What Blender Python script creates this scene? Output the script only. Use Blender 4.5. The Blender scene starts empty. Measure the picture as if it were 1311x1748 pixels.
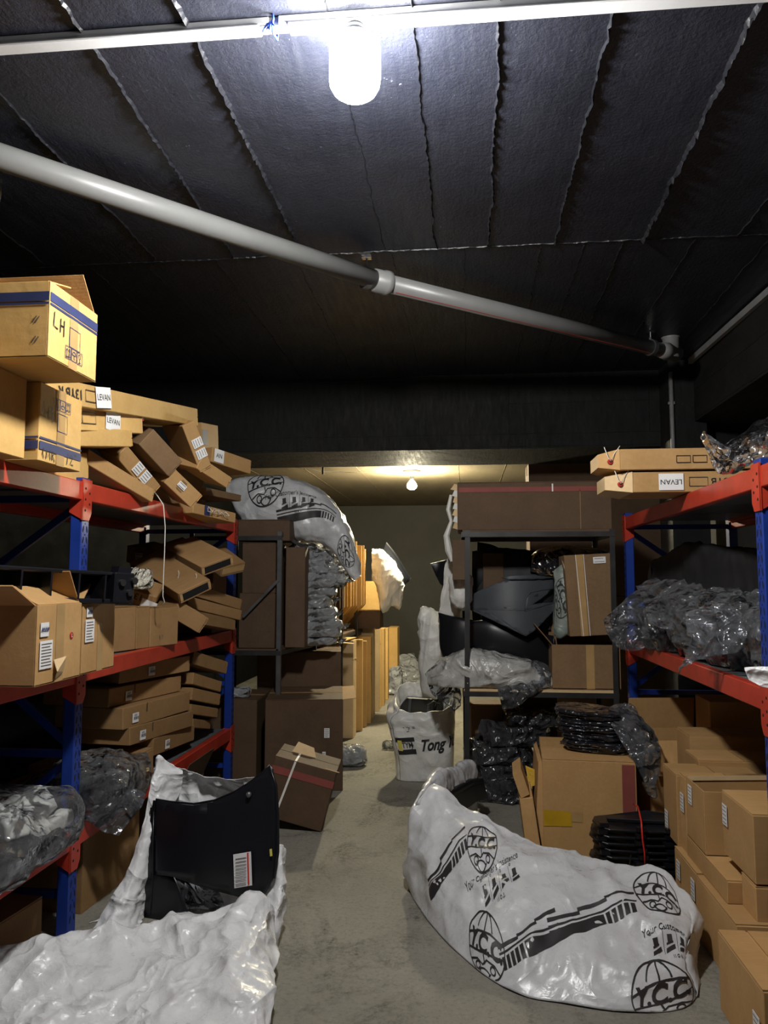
import bpy, bmesh, math, random
import numpy as np
from mathutils import Vector, Matrix, noise, Euler

# ------------------------------------------------------------------ scene, camera, world, exposure
scene = bpy.context.scene
COL = scene.collection
IMG_W, IMG_H, FPX = 1311, 1748, 1312.0
CAM_YAW, CAM_PITCH = math.radians(5.66), math.radians(5.05)
CAM = Vector((0, 0, 1.55))
camd = bpy.data.cameras.new('camera'); camo = bpy.data.objects.new('camera', camd); COL.objects.link(camo)
camd.sensor_fit = 'VERTICAL'; camd.sensor_height = 24.0; camd.lens = 24.0*FPX/IMG_H
camd.clip_start = 0.05; camd.clip_end = 60
camo.location = CAM; camo.rotation_euler = (math.pi/2 + CAM_PITCH, 0, CAM_YAW)
scene.camera = camo
w = bpy.data.worlds.new('world'); scene.world = w; w.use_nodes = True
w.node_tree.nodes['Background'].inputs[0].default_value = (0.05, 0.055, 0.065, 1)
w.node_tree.nodes['Background'].inputs[1].default_value = 0.02
vs = scene.view_settings
vs.view_transform = 'Standard'; vs.look = 'None'; vs.exposure = 0.45; vs.gamma = 1.0; vs.use_curve_mapping = False
LAMP_POWER = 4800.0       # emission strength of the near bulb
BACK_LAMP_POWER = 22000.0  # emission strength of the small bulb in the back room
scene.cycles.use_denoising = True
scene.cycles.max_bounces = 10; scene.cycles.diffuse_bounces = 3; scene.cycles.transparent_max_bounces = 16
scene.cycles.sample_clamp_indirect = 4.0

_f = Vector((-math.sin(CAM_YAW)*math.cos(CAM_PITCH), math.cos(CAM_YAW)*math.cos(CAM_PITCH), math.sin(CAM_PITCH)))
_r = Vector((math.cos(CAM_YAW), math.sin(CAM_YAW), 0)); _u = _r.cross(_f)
def _ray(px, py): return _f + _r*((px-IMG_W/2)/FPX) - _u*((py-IMG_H/2)/FPX)
def aty(px, py, y): d = _ray(px, py); return CAM + d*((y-CAM.y)/d.y)
def atx(px, py, x): d = _ray(px, py); return CAM + d*((x-CAM.x)/d.x)
def atz(px, py, z): d = _ray(px, py); return CAM + d*((z-CAM.z)/d.z)
def proj(p):
    d = Vector(p)-CAM; z = d.dot(_f)
    return IMG_W/2+FPX*d.dot(_r)/z, IMG_H/2-FPX*d.dot(_u)/z
R = math.radians
V3 = Vector

# ------------------------------------------------------------------ materials
M = {}
class NT:
    def __init__(s, name):
        s.m = bpy.data.materials.new(name); s.m.use_nodes = True
        s.t = s.m.node_tree; s.b = s.t.nodes['Principled BSDF']; s.out = s.t.nodes['Material Output']
    def n(s, typ, **kw):
        nd = s.t.nodes.new(typ)
        for k, v in kw.items():
            if k.startswith('i_'): nd.inputs[int(k[2:]) if k[2:].isdigit() else k[2:].replace('_', ' ')].default_value = v
            else: setattr(nd, k, v)
        return nd
    def l(s, a, b): s.t.links.new(a, b)
    def coord(s, scale=(1,1,1), which='Object'):
        c = s.n('ShaderNodeTexCoord'); mp = s.n('ShaderNodeMapping'); mp.inputs['Scale'].default_value = scale
        s.l(c.outputs[which], mp.inputs[0]); return mp.outputs[0]
    def noise(s, scale, detail=3, rough=.55, co=None, dist=0):
        nd = s.n('ShaderNodeTexNoise'); nd.inputs['Scale'].default_value = scale; nd.inputs['Detail'].default_value = detail
        nd.inputs['Roughness'].default_value = rough; nd.inputs['Distortion'].default_value = dist
        s.l(co if co is not None else s.coord(), nd.inputs['Vector']); return nd.outputs['Fac']
    def ramp(s, fac, stops):
        r = s.n('ShaderNodeValToRGB'); e = r.color_ramp.elements
        while len(e) < len(stops): e.new(0.5)
        for el, (p, c) in zip(e, stops):
            el.position = p; el.color = (c, c, c, 1) if isinstance(c, (int, float)) else (*c, 1)
        s.l(fac, r.inputs[0]); return r.outputs[0]
    def mix(s, fac, a, b, blend='MIX'):
        nd = s.n('ShaderNodeMix', data_type='RGBA', blend_type=blend)
        for i, v in ((0, fac), (6, a), (7, b)):
            if isinstance(v, (int, float)): nd.inputs[i].default_value = v
            elif isinstance(v, tuple): nd.inputs[i].default_value = (*v, 1)
            else: s.l(v, nd.inputs[i])
        return nd.outputs[2]
    def math(s, op, a, b=0.0):
        nd = s.n('ShaderNodeMath', operation=op)
        for i, v in enumerate((a, b)):
            if isinstance(v, (int, float)): nd.inputs[i].default_value = v
            else: s.l(v, nd.inputs[i])
        return nd.outputs[0]
    def bump(s, h, strength=.3, dist=.01, prev=None):
        nd = s.n('ShaderNodeBump'); nd.inputs['Strength'].default_value = strength; nd.inputs['Distance'].default_value = dist
        s.l(h, nd.inputs['Height'])
        if prev is not None: s.l(prev, nd.inputs['Normal'])
        s.l(nd.outputs[0], s.b.inputs['Normal']); return nd.outputs[0]
    def set(s, **kw):
        for k, v in kw.items():
            i = s.b.inputs[{'col': 'Base Color', 'rough': 'Roughness', 'metal': 'Metallic', 'spec': 'Specular IOR Level'}.get(k, k)]
            if isinstance(v, tuple): i.default_value = (*v, 1)
            elif isinstance(v, (int, float)): i.default_value = v
            else: s.l(v, i)

def plain(key, col, rough=.5, metal=0, spec=.5, var=.12, bump=0, bscale=60):
    t = NT(key); f = t.noise(9, 4)
    t.set(col=t.mix(t.ramp(f, [(.3, 0.0), (.7, 1.0)]), tuple(c*(1-var) for c in col), tuple(min(1, c*(1+var)) for c in col)), rough=rough, metal=metal, spec=spec)
    if bump: t.bump(t.noise(bscale, 3), bump, .004)
    M[key] = t.m; return t

def cardboard(key, c1, c2):
    t = NT(key)
    f = t.noise(5, 5, .6); f2 = t.noise(60, 2, .5, t.coord((1, .15, 1)))
    oi = t.n('ShaderNodeObjectInfo')
    base = t.mix(t.ramp(f, [(.3, 0.0), (.75, 1.0)]), c1, c2)
    base = t.mix(.18, base, t.ramp(f2, [(.3, .25), (.7, .6)]), 'SOFT_LIGHT')
    rnd = t.math('ADD', t.math('MULTIPLY', oi.outputs['Random'], .3), .8)
    hs = t.n('ShaderNodeHueSaturation'); t.l(base, hs.inputs['Color']); t.l(rnd, hs.inputs['Value'])
    t.set(col=hs.outputs[0], rough=.72, spec=.25)
    wv = t.n('ShaderNodeTexWave', bands_direction='X'); wv.inputs['Scale'].default_value = 45; wv.inputs['Distortion'].default_value = .6
    t.l(t.coord(), wv.inputs['Vector'])
    nb = t.bump(wv.outputs['Fac'], .07, .002); t.bump(t.noise(14, 4), .22, .008, nb)
    M[key] = t.m
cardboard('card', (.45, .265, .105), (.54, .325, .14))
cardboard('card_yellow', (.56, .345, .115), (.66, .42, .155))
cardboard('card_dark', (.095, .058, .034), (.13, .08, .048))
cardboard('card_shade', (.29, .168, .070), (.36, .212, .095))  # darker copy of the card, painting in shade on the left shelves
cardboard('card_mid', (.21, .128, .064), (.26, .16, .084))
cardboard('card_pale', (.60, .43, .23), (.70, .51, .29))
plain('card_inside', (.20, .135, .08), .85)
plain('card_edge', (.30, .2, .11), .8)
plain('tape', (.44, .28, .12), .18, spec=.6, bump=.2, bscale=30)
plain('tape_yellow', (.50, .30, .015), .2, spec=.6, bump=.5, bscale=45)
plain('paper', (.78, .78, .78), .6, var=.04)
plain('ink', (.02, .018, .02), .55)
plain('ink_grey', (.09, .085, .085), .5)
plain('ink_blue', (.025, .035, .11), .6)
plain('ink_red', (.35, .03, .025), .6)
plain('stripe_red', (.22, .05, .04), .7)
plain('red_paint', (.46, .042, .022), .3, var=.16, bump=.08)
plain('blue_paint', (.011, .038, .25), .35, var=.15, bump=.06)
plain('shelf_sheet', (.17, .185, .195), .45, metal=.3)
plain('steel_dark', (.035, .035, .036), .45, metal=.4, var=.3)
plain('steel_grey', (.13, .135, .14), .4, metal=.6, var=.25)
plain('hole', (.003, .003, .004), .8)
plain('white_plastic', (.72, .73, .74), .35, var=.05)
plain('pipe_grey', (.17, .172, .17), .38, var=.05)
plain('conduit', (.20, .20, .20), .5)
plain('black_plastic', (.006, .007, .010), .36, spec=.45, bump=.06, bscale=120)
plain('black_matt', (.008, .008, .009), .6, bump=.1)
plain('grey_plastic', (.050, .056, .066), .5, spec=.35, bump=.05)
plain('foam_white', (.66, .66, .62), .6, bump=.3, bscale=35)
plain('string', (.7, .68, .62), .8)
plain('blue_string', (.03, .09, .6), .5)
plain('button_red', (.45, .02, .015), .4)
plain('strap_white', (.75, .74, .7), .4)
plain('rubber_red', (.6, .03, .02), .4)
plain('yellow_note', (.7, .62, .12), .6)
plain('chrome', (.5, .5, .5), .2, metal=1)
plain('green_plastic', (.02, .16, .12), .5)
plain('blue_lid', (.01, .02, .07), .5)

def creases(t, scale, warp=.35):
    """long soft folds with sharp crests"""
    co = t.coord((1.0, .7, 1.25)); nz = t.n('ShaderNodeTexNoise', noise_type='RIDGED_MULTIFRACTAL', normalize=True)
    for k, v in (('Scale', scale), ('Detail', 2.0), ('Roughness', .45), ('Lacunarity', 2.1), ('Offset', .9), ('Gain', 1.6), ('Distortion', warp*2)): nz.inputs[k].default_value = v
    t.l(co, nz.inputs['Vector']); return nz.outputs['Fac']
def facets(t, scale, warp=.2):
    co = t.coord(); nz = t.n('ShaderNodeTexNoise'); nz.inputs['Scale'].default_value = scale*.4; t.l(co, nz.inputs['Vector'])
    ad = t.n('ShaderNodeVectorMath', operation='MULTIPLY_ADD'); t.l(nz.outputs['Color'], ad.inputs[0]); ad.inputs[1].default_value = (warp,)*3; t.l(co, ad.inputs[2])
    vo = t.n('ShaderNodeTexVoronoi', feature='F1'); vo.inputs['Scale'].default_value = scale; t.l(ad.outputs[0], vo.inputs['Vector']); return vo.outputs['Distance']
def woven(key, col, col2, rough=.34, amp=.25, cs=5.0, fc=0):
    t = NT(key)
    f = t.noise(7, 4)
    t.set(col=t.mix(t.ramp(f, [(.3, 0.0), (.7, 1.0)]), col, col2), rough=t.ramp(t.noise(22, 3), [(.3, max(.08, rough-.1)), (.7, rough+.15)]), spec=.55)
    wv = t.n('ShaderNodeTexWave', bands_direction='DIAGONAL'); wv.inputs['Scale'].default_value = 150; wv.inputs['Distortion'].default_value = 1.5
    t.l(t.coord(), wv.inputs['Vector'])
    a = t.bump(wv.outputs['Fac'], .06, .002)
    a = t.bump(t.noise(30, 3, .55, dist=.8), min(1, amp), .008, a)
    if fc: a = t.bump(facets(t, fc), .6, .03, a)
    t.bump(creases(t, cs), min(1, amp*1.6), .03, a)
    M[key] = t.m
woven('sack_white', (.76, .77, .79), (.85, .86, .87), .28, .45, 4.2)
woven('sack_grey', (.52, .53, .55), (.62, .63, .65), .3, .22, 3.0)
woven('sack_back', (.62, .62, .60), (.74, .73, .69), .4, .25, 4)
woven('sack_green', (.20, .24, .22), (.26, .30, .27), .4)
woven('foil', (.5, .48, .4), (.65, .62, .52), .25, .9, 9, 30)

def film(key, tint, alpha, rough=.12, amp=.5, body=(.6, .62, .64)):
    """thin clear plastic: see-through, faintly milky, with a glossy wrinkled skin"""
    t = NT(key)
    a = t.bump(t.noise(22, 3, .5, dist=1.0), amp*.7, .01); a = t.bump(facets(t, 13), amp*.8, .035, a); a = t.bump(creases(t, 5), amp, .05, a)
    tr = t.n('ShaderNodeBsdfTransparent'); tr.inputs[0].default_value = (*tint, 1)
    df = t.n('ShaderNodeBsdfDiffuse'); df.inputs[0].default_value = (*body, 1); t.l(a, df.inputs['Normal'])
    gl = t.n('ShaderNodeBsdfGlossy'); gl.inputs[0].default_value = (.95, .96, 1, 1); gl.inputs['Roughness'].default_value = rough; t.l(a, gl.inputs['Normal'])
    m1 = t.n('ShaderNodeMixShader'); m2 = t.n('ShaderNodeMixShader')
    fr = t.n('ShaderNodeLayerWeight'); fr.inputs[0].default_value = .3
    t.l(t.math('ADD', t.math('MULTIPLY', fr.outputs['Facing'], .4), alpha), m1.inputs[0]); t.l(tr.outputs[0], m1.inputs[1]); t.l(df.outputs[0], m1.inputs[2])
    f2 = t.n('ShaderNodeFresnel'); f2.inputs[0].default_value = 1.5; t.l(a, f2.inputs['Normal'])
    t.l(t.math('MULTIPLY', f2.outputs[0], 1.3), m2.inputs[0]); t.l(m1.outputs[0], m2.inputs[1]); t.l(gl.outputs[0], m2.inputs[2]); t.l(m2.outputs[0], t.out.inputs[0])
    M[key] = t.m
film('film_grey', (.7, .72, .74), .80, .15, .7, (.33, .345, .36))
woven('film_pale', (.36, .36, .35), (.46, .46, .44), .24, .5, 5)
film('film_dark', (.3, .3, .3), .9, .16, .8, (.040, .041, .045))
film('film_black', (.1, .1, .1), .96, .2, .6, (.012, .0125, .016))
film('film_clear', (.93, .94, .95), .04, .12, .6, (.36, .37, .39))
film('film_milky', (.84, .86, .88), .10, .14, .8, (.30, .31, .325))

def emit(key, col, strength):
    t = NT(key); e = t.n('ShaderNodeEmission'); e.inputs[0].default_value = (*col, 1); e.inputs[1].default_value = strength
    t.l(e.outputs[0], t.out.inputs[0]); M[key] = t.m

def concrete_black(key, base, hi, gl=.3, spec=.42, rough_b=.35):
    t = NT(key)
    f = t.noise(2.2, 6, .65); st = t.noise(3, 5, .6, t.coord((14, 1.2, 3)))
    c = t.mix(t.ramp(f, [(.35, 0.0), (.8, 1.0)]), base, hi)
    sp = t.ramp(t.noise(26, 6, .75, t.coord((1.6, .6, 1))), [(.66, 0.0), (.74, 1.0)])
    c = t.mix(sp, c, tuple(x*4.0 for x in base))
    fl_ = t.ramp(t.noise(95, 3, .6, t.coord((1, .5, 1))), [(.70, 0.0), (.74, 1.0)]); fl_ = t.math('MULTIPLY', fl_, t.ramp(t.noise(4, 3), [(.48, 0.0), (.6, 1.0)]))
    c = t.mix(fl_, c, tuple(min(.5, x*16) for x in base))  # pale flecks paint glints into the rough concrete's colour
    t.set(col=c, rough=t.ramp(st, [(.3, gl), (.7, gl+.25)]), spec=spec)
    a = t.bump(st, .25, .006); a = t.bump(t.noise(60, 4, .7), rough_b, .007, a); t.bump(t.noise(5, 3), .3, .02, a)
    M[key] = t.m
concrete_black('ceiling_black', (.011, .0125, .020), (.024, .026, .038), .3, .5, .6)
concrete_black('beam_black', (.008, .008, .008), (.015, .015, .0145), .62, .25)
concrete_black('ridge_black', (.006, .0065, .009), (.022, .023, .028), .25)
concrete_black('wall_black', (.005, .005, .005), (.009, .009, .0085), .8, .08)

t = NT('floor_concrete')
c0 = t.coord()
f1 = t.noise(1.1, 6, .62, c0); f2 = t.noise(9, 5, .7, c0); f3 = t.noise(48, 6, .78, c0)
base = t.mix(t.ramp(f1, [(.3, 0.0), (.7, 1.0)]), (.19, .18, .152), (.285, .27, .228))
base = t.mix(t.ramp(f2, [(.55, 0.0), (.8, .55)]), base, (.31, .295, .25))
st = t.math('MULTIPLY', t.ramp(t.noise(2.6, 6, .75, t.coord((1, .7, 1)), .6), [(.50, 0.0), (.66, 1.0)]), t.ramp(t.noise(40, 4, .8, c0), [(.38, 0.0), (.62, 1.0)]))
base = t.mix(st, base, (.055, .05, .042))
base = t.mix(t.ramp(f3, [(.34, .5), (.48, 0.0)]), base, (.085, .079, .066))
base = t.mix(t.ramp(f3, [(.56, 0.0), (.70, .4)]), base, (.36, .345, .30))
t.set(col=base, rough=.82, spec=.25)
a = t.bump(f3, .5, .004); a = t.bump(f2, .35, .012, a); t.bump(f1, .3, .03, a)
M['floor'] = t.m
t = NT('back_ceiling')
f1 = t.noise(2, 5, .6, t.coord((3, .6, 1)))
t.set(col=t.mix(t.ramp(f1, [(.3, 0.0), (.75, 1.0)]), (.115, .09, .050), (.17, .135, .078)), rough=.7); t.bump(t.noise(30, 4), .25, .006)
M['back_ceiling'] = t.m
t = NT('back_wall')
f1 = t.noise(1.2, 5, .6)
t.set(col=t.mix(t.ramp(f1, [(.3, 0.0), (.75, 1.0)]), (.033, .031, .025), (.052, .049, .040)), rough=.75); t.bump(t.noise(20, 4), .3, .01)
M['back_wall'] = t.m
t = NT('block_wall')
f1 = t.noise(2.0, 5, .6)
t.set(col=t.mix(t.ramp(f1, [(.3, 0.0), (.75, 1.0)]), (.035, .035, .034), (.06, .06, .057)), rough=.8); t.bump(t.noise(35, 4), .4, .01)
M['block_wall'] = t.m

# ------------------------------------------------------------------ mesh helpers
class MB:
    def __init__(s): s.v = []; s.f = []
    def add(s, vs_, fs): n = len(s.v); s.v += [tuple(p) for p in vs_]; s.f += [tuple(i+n for i in q) for q in fs]; return s
    def box(s, c, d, rot=None):
        c = V3(c); pts = []
        for z in (-.5, .5):
            for y in (-.5, .5):
                for x in (-.5, .5):
                    p = V3((x*d[0], y*d[1], z*d[2]))
                    if rot is not None: p = rot @ p
                    pts.append(c+p)
        return s.add(pts, [(0,2,3,1), (4,5,7,6), (0,1,5,4), (2,6,7,3), (0,4,6,2), (1,3,7,5)])
    def span(s, a, b): return s.box([(a[i]+b[i])/2 for i in range(3)], [abs(b[i]-a[i]) for i in range(3)])
    def bar(s, a, b, wd, h, up=(0,0,1)):
        a, b = V3(a), V3(b); x = (b-a); L = x.length; x.normalize(); u = V3(up)
        if abs(x.dot(u)) > .98: u = V3((1,0,0))
        y = u.cross(x).normalized(); z = x.cross(y)
        return s.box((a+b)/2, (L, wd, h), Matrix((x, y, z)).transposed())
    def tube(s, path, r, n=10, caps=True):
        P = [V3(p) for p in path]; rr = r if isinstance(r, (list, tuple)) else [r]*len(P)
        ref = None; rings = []
        for i, p in enumerate(P):
            d = (P[min(i+1, len(P)-1)]-P[max(i-1, 0)]).normalized()
            if ref is None:
                ref = V3((0,0,1)) if abs(d.z) < .9 else V3((1,0,0))
            y = (ref - d*ref.dot(d)).normalized(); x = y.cross(d); ref = y
            rings.append([p + (x*math.cos(k*2*math.pi/n)+y*math.sin(k*2*math.pi/n))*rr[i] for k in range(n)])
        vs_ = [q for g in rings for q in g]; fs = []
        for i in range(len(P)-1):
            for k in range(n): fs.append((i*n+k, (i+1)*n+k, (i+1)*n+(k+1) % n, i*n+(k+1) % n))
        if caps: fs.append(tuple(range(n))); fs.append(tuple(range((len(P)-1)*n+n-1, (len(P)-1)*n-1, -1)))
        return s.add(vs_, fs)
    def lathe(s, prof, n=24, c=(0,0,0)):
        vs_ = []; fs = []; c = V3(c)
        for (r, z) in prof:
            for k in range(n): vs_.append(c+V3((r*math.cos(k*2*math.pi/n), r*math.sin(k*2*math.pi/n), z)))
        for i in range(len(prof)-1):
            for k in range(n): fs.append((i*n+k, i*n+(k+1) % n, (i+1)*n+(k+1) % n, (i+1)*n+k))
        fs.append(tuple(range(n-1, -1, -1))); fs.append(tuple(range((len(prof)-1)*n, len(prof)*n)))
        return s.add(vs_, fs)
    def prism(s, poly, fr, t0, t1):
        """2D polygon extruded: fr(x, y, t) gives the point"""
        n = len(poly); vs_ = [fr(x, y, t0) for x, y in poly]+[fr(x, y, t1) for x, y in poly]
        return s.add(vs_, [tuple(range(n-1, -1, -1)), tuple(range(n, 2*n))]+[(i, (i+1) % n, n+(i+1) % n, n+i) for i in range(n)])
    def grid(s, G, closed_v=False, closed_u=False):
        nu, nv = G.shape[:2]; fs = []
        for i in range(nu if closed_u else nu-1):
            for j in range(nv if closed_v else nv-1):
                i2, j2 = (i+1) % nu, (j+1) % nv
                fs.append((i*nv+j, i2*nv+j, i2*nv+j2, i*nv+j2))
        return s.add(G.reshape(-1, 3).tolist(), fs)

def mesh(name, mb, mat, smooth=False, bevel=0):
    me = bpy.data.meshes.new(name); me.from_pydata(mb.v, [], mb.f); me.update()
    if bevel:
        bm = bmesh.new(); bm.from_mesh(me)
        bmesh.ops.remove_doubles(bm, verts=bm.verts, dist=1e-5)
        bmesh.ops.bevel(bm, geom=list(bm.edges), offset=bevel, segments=1, affect='EDGES', clamp_overlap=True)
        bm.to_mesh(me); bm.free()
    if smooth: me.polygons.foreach_set('use_smooth', [True]*len(me.polygons))
    me.materials.append(M[mat] if isinstance(mat, str) else mat); return me
def part(name, mb, mat, parent=None, smooth=False, bevel=0, label=None):
    o = bpy.data.objects.new(name, mesh(name, mb, mat, smooth, bevel)); COL.objects.link(o)
    if parent is not None: o.parent = parent
    if label: o['label'] = label
    return o
def tag(o, label, cat, group=None):
    o['label'] = label; o['category'] = cat
    if group: o['group'] = group
    return o
def struct(name, mb, mat, smooth=False, parent=None, label=None, cat=None):
    o = part(name, mb, mat, parent, smooth)
    if parent is None:
        o['kind'] = 'structure'
        if label: o['label'] = label
        if cat: o['category'] = cat
    return o
def thing(name, label, cat, mtx=None, group=None):
    o = bpy.data.objects.new(name, None); COL.objects.link(o); o.empty_display_size = .05
    if mtx is not None: o.matrix_world = mtx if isinstance(mtx, Matrix) else Matrix.Translation(mtx)
    return tag(o, label, cat, group)
def solid(o, th, off=0):
    m = o.modifiers.new('thickness', 'SOLIDIFY'); m.thickness = th; m.offset = off; return o

# ------------------------------------------------------------------ lettering
_tc = {}
def text_poly(body, size=1.0, shear=0.0, bold=0.0):
    k = (body, shear, bold)
    if k not in _tc:
        cu = bpy.data.curves.new('t', 'FONT'); cu.body = body; cu.size = 1.0; cu.align_x = 'CENTER'; cu.align_y = 'CENTER'
        cu.shear = shear; cu.offset = bold; cu.resolution_u = 3; cu.fill_mode = 'FRONT'
        ob = bpy.data.objects.new('t', cu); COL.objects.link(ob)
        dg = bpy.context.evaluated_depsgraph_get(); me = ob.evaluated_get(dg).to_mesh()
        _tc[k] = ([(v.co.x, v.co.y) for v in me.vertices], [tuple(p.vertices) for p in me.polygons])
        ob.evaluated_get(dg).to_mesh_clear(); bpy.data.objects.remove(ob); bpy.data.curves.remove(cu)
    v, f = _tc[k]
    return [(x*size, y*size) for x, y in v], list(f)
def stroke_poly(lines, wd):
    """polylines drawn as flat ribbons"""
    v, f = [], []
    for ln in lines:
        P = [V3((*p, 0)) for p in ln]; n0 = len(v)
        for i, p in enumerate(P):
            d = P[min(i+1, len(P)-1)]-P[max(i-1, 0)]; d = d.normalized() if d.length > 1e-9 else V3((1,0,0))
            n = V3((-d.y, d.x, 0))*wd/2; v += [(p.x+n.x, p.y+n.y), (p.x-n.x, p.y-n.y)]
        for i in range(len(P)-1): a = n0+2*i; f.append((a, a+1, a+3, a+2))
    return v, f
def rect_lines(x, y, w_, h_): return [[(x, y), (x+w_, y), (x+w_, y+h_), (x, y+h_), (x, y)]]
def arc(cx, cy, rx, ry, a0, a1, n=18): return [(cx+rx*math.cos(R(a0+(a1-a0)*i/n)), cy+ry*math.sin(R(a0+(a1-a0)*i/n))) for i in range(n+1)]
def join_polys(*ps):
    v, f = [], []
    for a, b in ps: n = len(v); v += a; f += [tuple(i+n for i in q) for q in b]
    return v, f
def xf_poly(p, dx=0, dy=0, sc=1, rot=0, flipx=False):
    c, s_ = math.cos(R(rot)), math.sin(R(rot)); o = []
    for x, y in p[0]:
        if flipx: x = -x
        x, y = x*sc, y*sc; o.append((x*c-y*s_+dx, x*s_+y*c+dy))
    return o, p[1]
def quad_poly(x0, y0, x1, y1, x2, y2, x3, y3): return [(x0, y0), (x1, y1), (x2, y2), (x3, y3)], [(0, 1, 2, 3)]
def rect_poly(x, y, w_, h_): return quad_poly(x, y, x+w_, y, x+w_, y+h_, x, y+h_)

# ------------------------------------------------------------------ cartons
def face_frame(d, face):
    L, W, H = d; ax = 'xyz'.index(face[1]); sg = 1 if face[0] == '+' else -1
    c = V3((0, 0, H/2)); n = V3((0,0,0)); n[ax] = sg; c = c + n*(d[ax]/2)
    if ax == 2: u = V3((1,0,0)); v = V3((0,sg,0))
    else: v = V3((0,0,1)); u = v.cross(n)
    return c, u, v, n
def on_face(root, d, face, poly, mat, name, off=.0012, parent=None, label=None):
    c, u, v, n = face_frame(d, face)
    mb = MB(); mb.add([c+u*x+v*y+n*off for x, y in poly[0]], poly[1])
    return part(name, mb, mat, parent or root, label=label)
def sticker(root, d, face, x, y, w_, h_, mat='paper', rot=0, text=None, tsize=.03, tmat='ink', shear=0, bold=0, name='sticker', lines=None, flipx=False, label=None, th=.0012):
    c, u, v, n = face_frame(d, face); cr, sr = math.cos(R(rot)), math.sin(R(rot))
    uu, vv = u*cr+v*sr, v*cr-u*sr
    def fr(a, b, t): return c+u*x+v*y+uu*a+vv*b+n*(.004+t)
    mb = MB(); mb.prism([(-w_/2, -h_/2), (w_/2, -h_/2), (w_/2, h_/2), (-w_/2, h_/2)], fr, 0, th)
    p = part(name, mb, mat, root, label=label)
    if text:
        tp = text_poly(text, tsize, shear, bold)
        if flipx: tp = xf_poly(tp, flipx=True)
        m2 = MB(); m2.add([fr(a, b, th+.0008) for a, b in tp[0]], tp[1]); part('lettering', m2, tmat, p)
    if lines:
        m2 = MB(); tp = stroke_poly(lines, .0035); m2.add([fr(a, b, th+.0008) for a, b in tp[0]], tp[1]); part('printed_lines', m2, 'ink_grey', p)
    return p
def print_lines(w_, h_, n, seed=0):
    rg = random.Random(seed); o = []
    for i in range(n):
        y = h_*(.38-.76*i/max(1, n-1)); a = -w_*.4; b = w_*(.4 if rg.random() < .6 else .1+.25*rg.random()); o.append([(a, y), (b, y)])
    return o
def face_u(root, d, face, px):
    """how far along a carton face (metres from its middle) a photo column falls"""
    c, u, v, n = face_frame(d, face); m = root.matrix_world; hw = d[0]/2 if face[1] != 'x' else d[1]/2
    return min((abs(proj(m @ (c+u*(hw*(i/100-1))))[0]-px), hw*(i/100-1)) for i in range(201))[1]
def mtx_from(loc, rz=0, rx=0, ry=0): return Matrix.Translation(loc) @ Euler((R(rx), R(ry), R(rz)), 'XYZ').to_matrix().to_4x4()
def mtx_axis(a, b, up=(0,0,1), roll=0, H=0):
    """box frame along a->b (a, b: middles of the two ends); returned origin is the middle of the bottom face"""
    a, b = V3(a), V3(b); x = (b-a); L = x.length; x = x.normalized(); y = V3(up).cross(x).normalized(); z = x.cross(y)
    m = Matrix((x, y, z)).transposed() @ Matrix.Rotation(R(roll), 3, 'X')
    return Matrix.Translation((a+b)/2 - m @ V3((0, 0, H/2))) @ m.to_4x4(), L
CN = [0]
def carton(label, mtx, d, mat='card', flaps='top', group=None, name='carton', tape=True, jit=.004, cat='box', open_top=False, th=.005):
    """cardboard box: body, closing flaps and tape as parts. d = length, width, height; origin at the base"""
    CN[0] += 1; rg = random.Random(CN[0]); L, W, H = d
    root = thing(name, label, cat, mtx, group)
    j = lambda: rg.uniform(-jit, jit)
    mb = MB()
    if not open_top:
        pts = [V3((x*(L/2-abs(j())), y*(W/2-abs(j())), z*(H-abs(j())))) for z in (0, 1) for y in (-1, 1) for x in (-1, 1)]
        mb.add(pts, [(0,2,3,1), (4,5,7,6), (0,1,5,4), (2,6,7,3), (0,4,6,2), (1,3,7,5)])
        part('body', mb, mat, root, bevel=.003)
    else:
        part('bottom_panel', MB().box((0,0,th/2), (L, W, th)), mat, root)
        for nm, c, s_ in (('side_panel', (0, -W/2+th/2, H/2), (L, th, H)), ('side_panel', (0, W/2-th/2, H/2), (L, th, H)),
                          ('end_panel', (-L/2+th/2, 0, H/2), (th, W-2*th, H)), ('end_panel', (L/2-th/2, 0, H/2), (th, W-2*th, H))):
            part(nm, MB().box(c, s_), mat, root, bevel=.0012)
    g = .0025; e = .004
    if flaps in ('end', 'ends', '-end'):
        for sg in ((1, -1) if flaps == 'ends' else (1,) if flaps == 'end' else (-1,)):
            for k in (0, 1):
                z0, z1 = (e, H/2-g) if k == 0 else (H/2+g, H-e)
                part('flap', MB().box((sg*(L/2+.002), 0, (z0+z1)/2), (.005, W-2*e, z1-z0), Euler((0, sg*rg.uniform(-.03, .03), 0)).to_matrix()), mat, root)
            if tape: part('tape_strip', MB().box((sg*(L/2+.0052), 0, H/2), (.0012, W*.96, min(.05, H*.5))), 'tape', root)
    elif flaps == 'top':
        for k in (-1, 1):
            part('flap', MB().box((0, k*(W/4+g/2), H+.002), (L-2*e, W/2-e-g, .005)), mat, root)
        if tape:
            part('tape_strip', MB().box((0, 0, H+.0052), (L*.99, min(.05, W*.3), .0012)), 'tape', root)
            part('tape_strip', MB().box((-L/2-.0045, 0, H-.05), (.0012, min(.05, W*.3), .09)), 'tape', root)
    return root
def bar_carton(label, A, B, W, H, roll=0, up=(0,0,1), **kw):
    """long carton running from A to B (middles of its ends)"""
    m, L = mtx_axis(A, B, up, roll, H); kw.setdefault('flaps', 'end')
    return carton(label, m, (L, W, H), **kw), (L, W, H)
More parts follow.
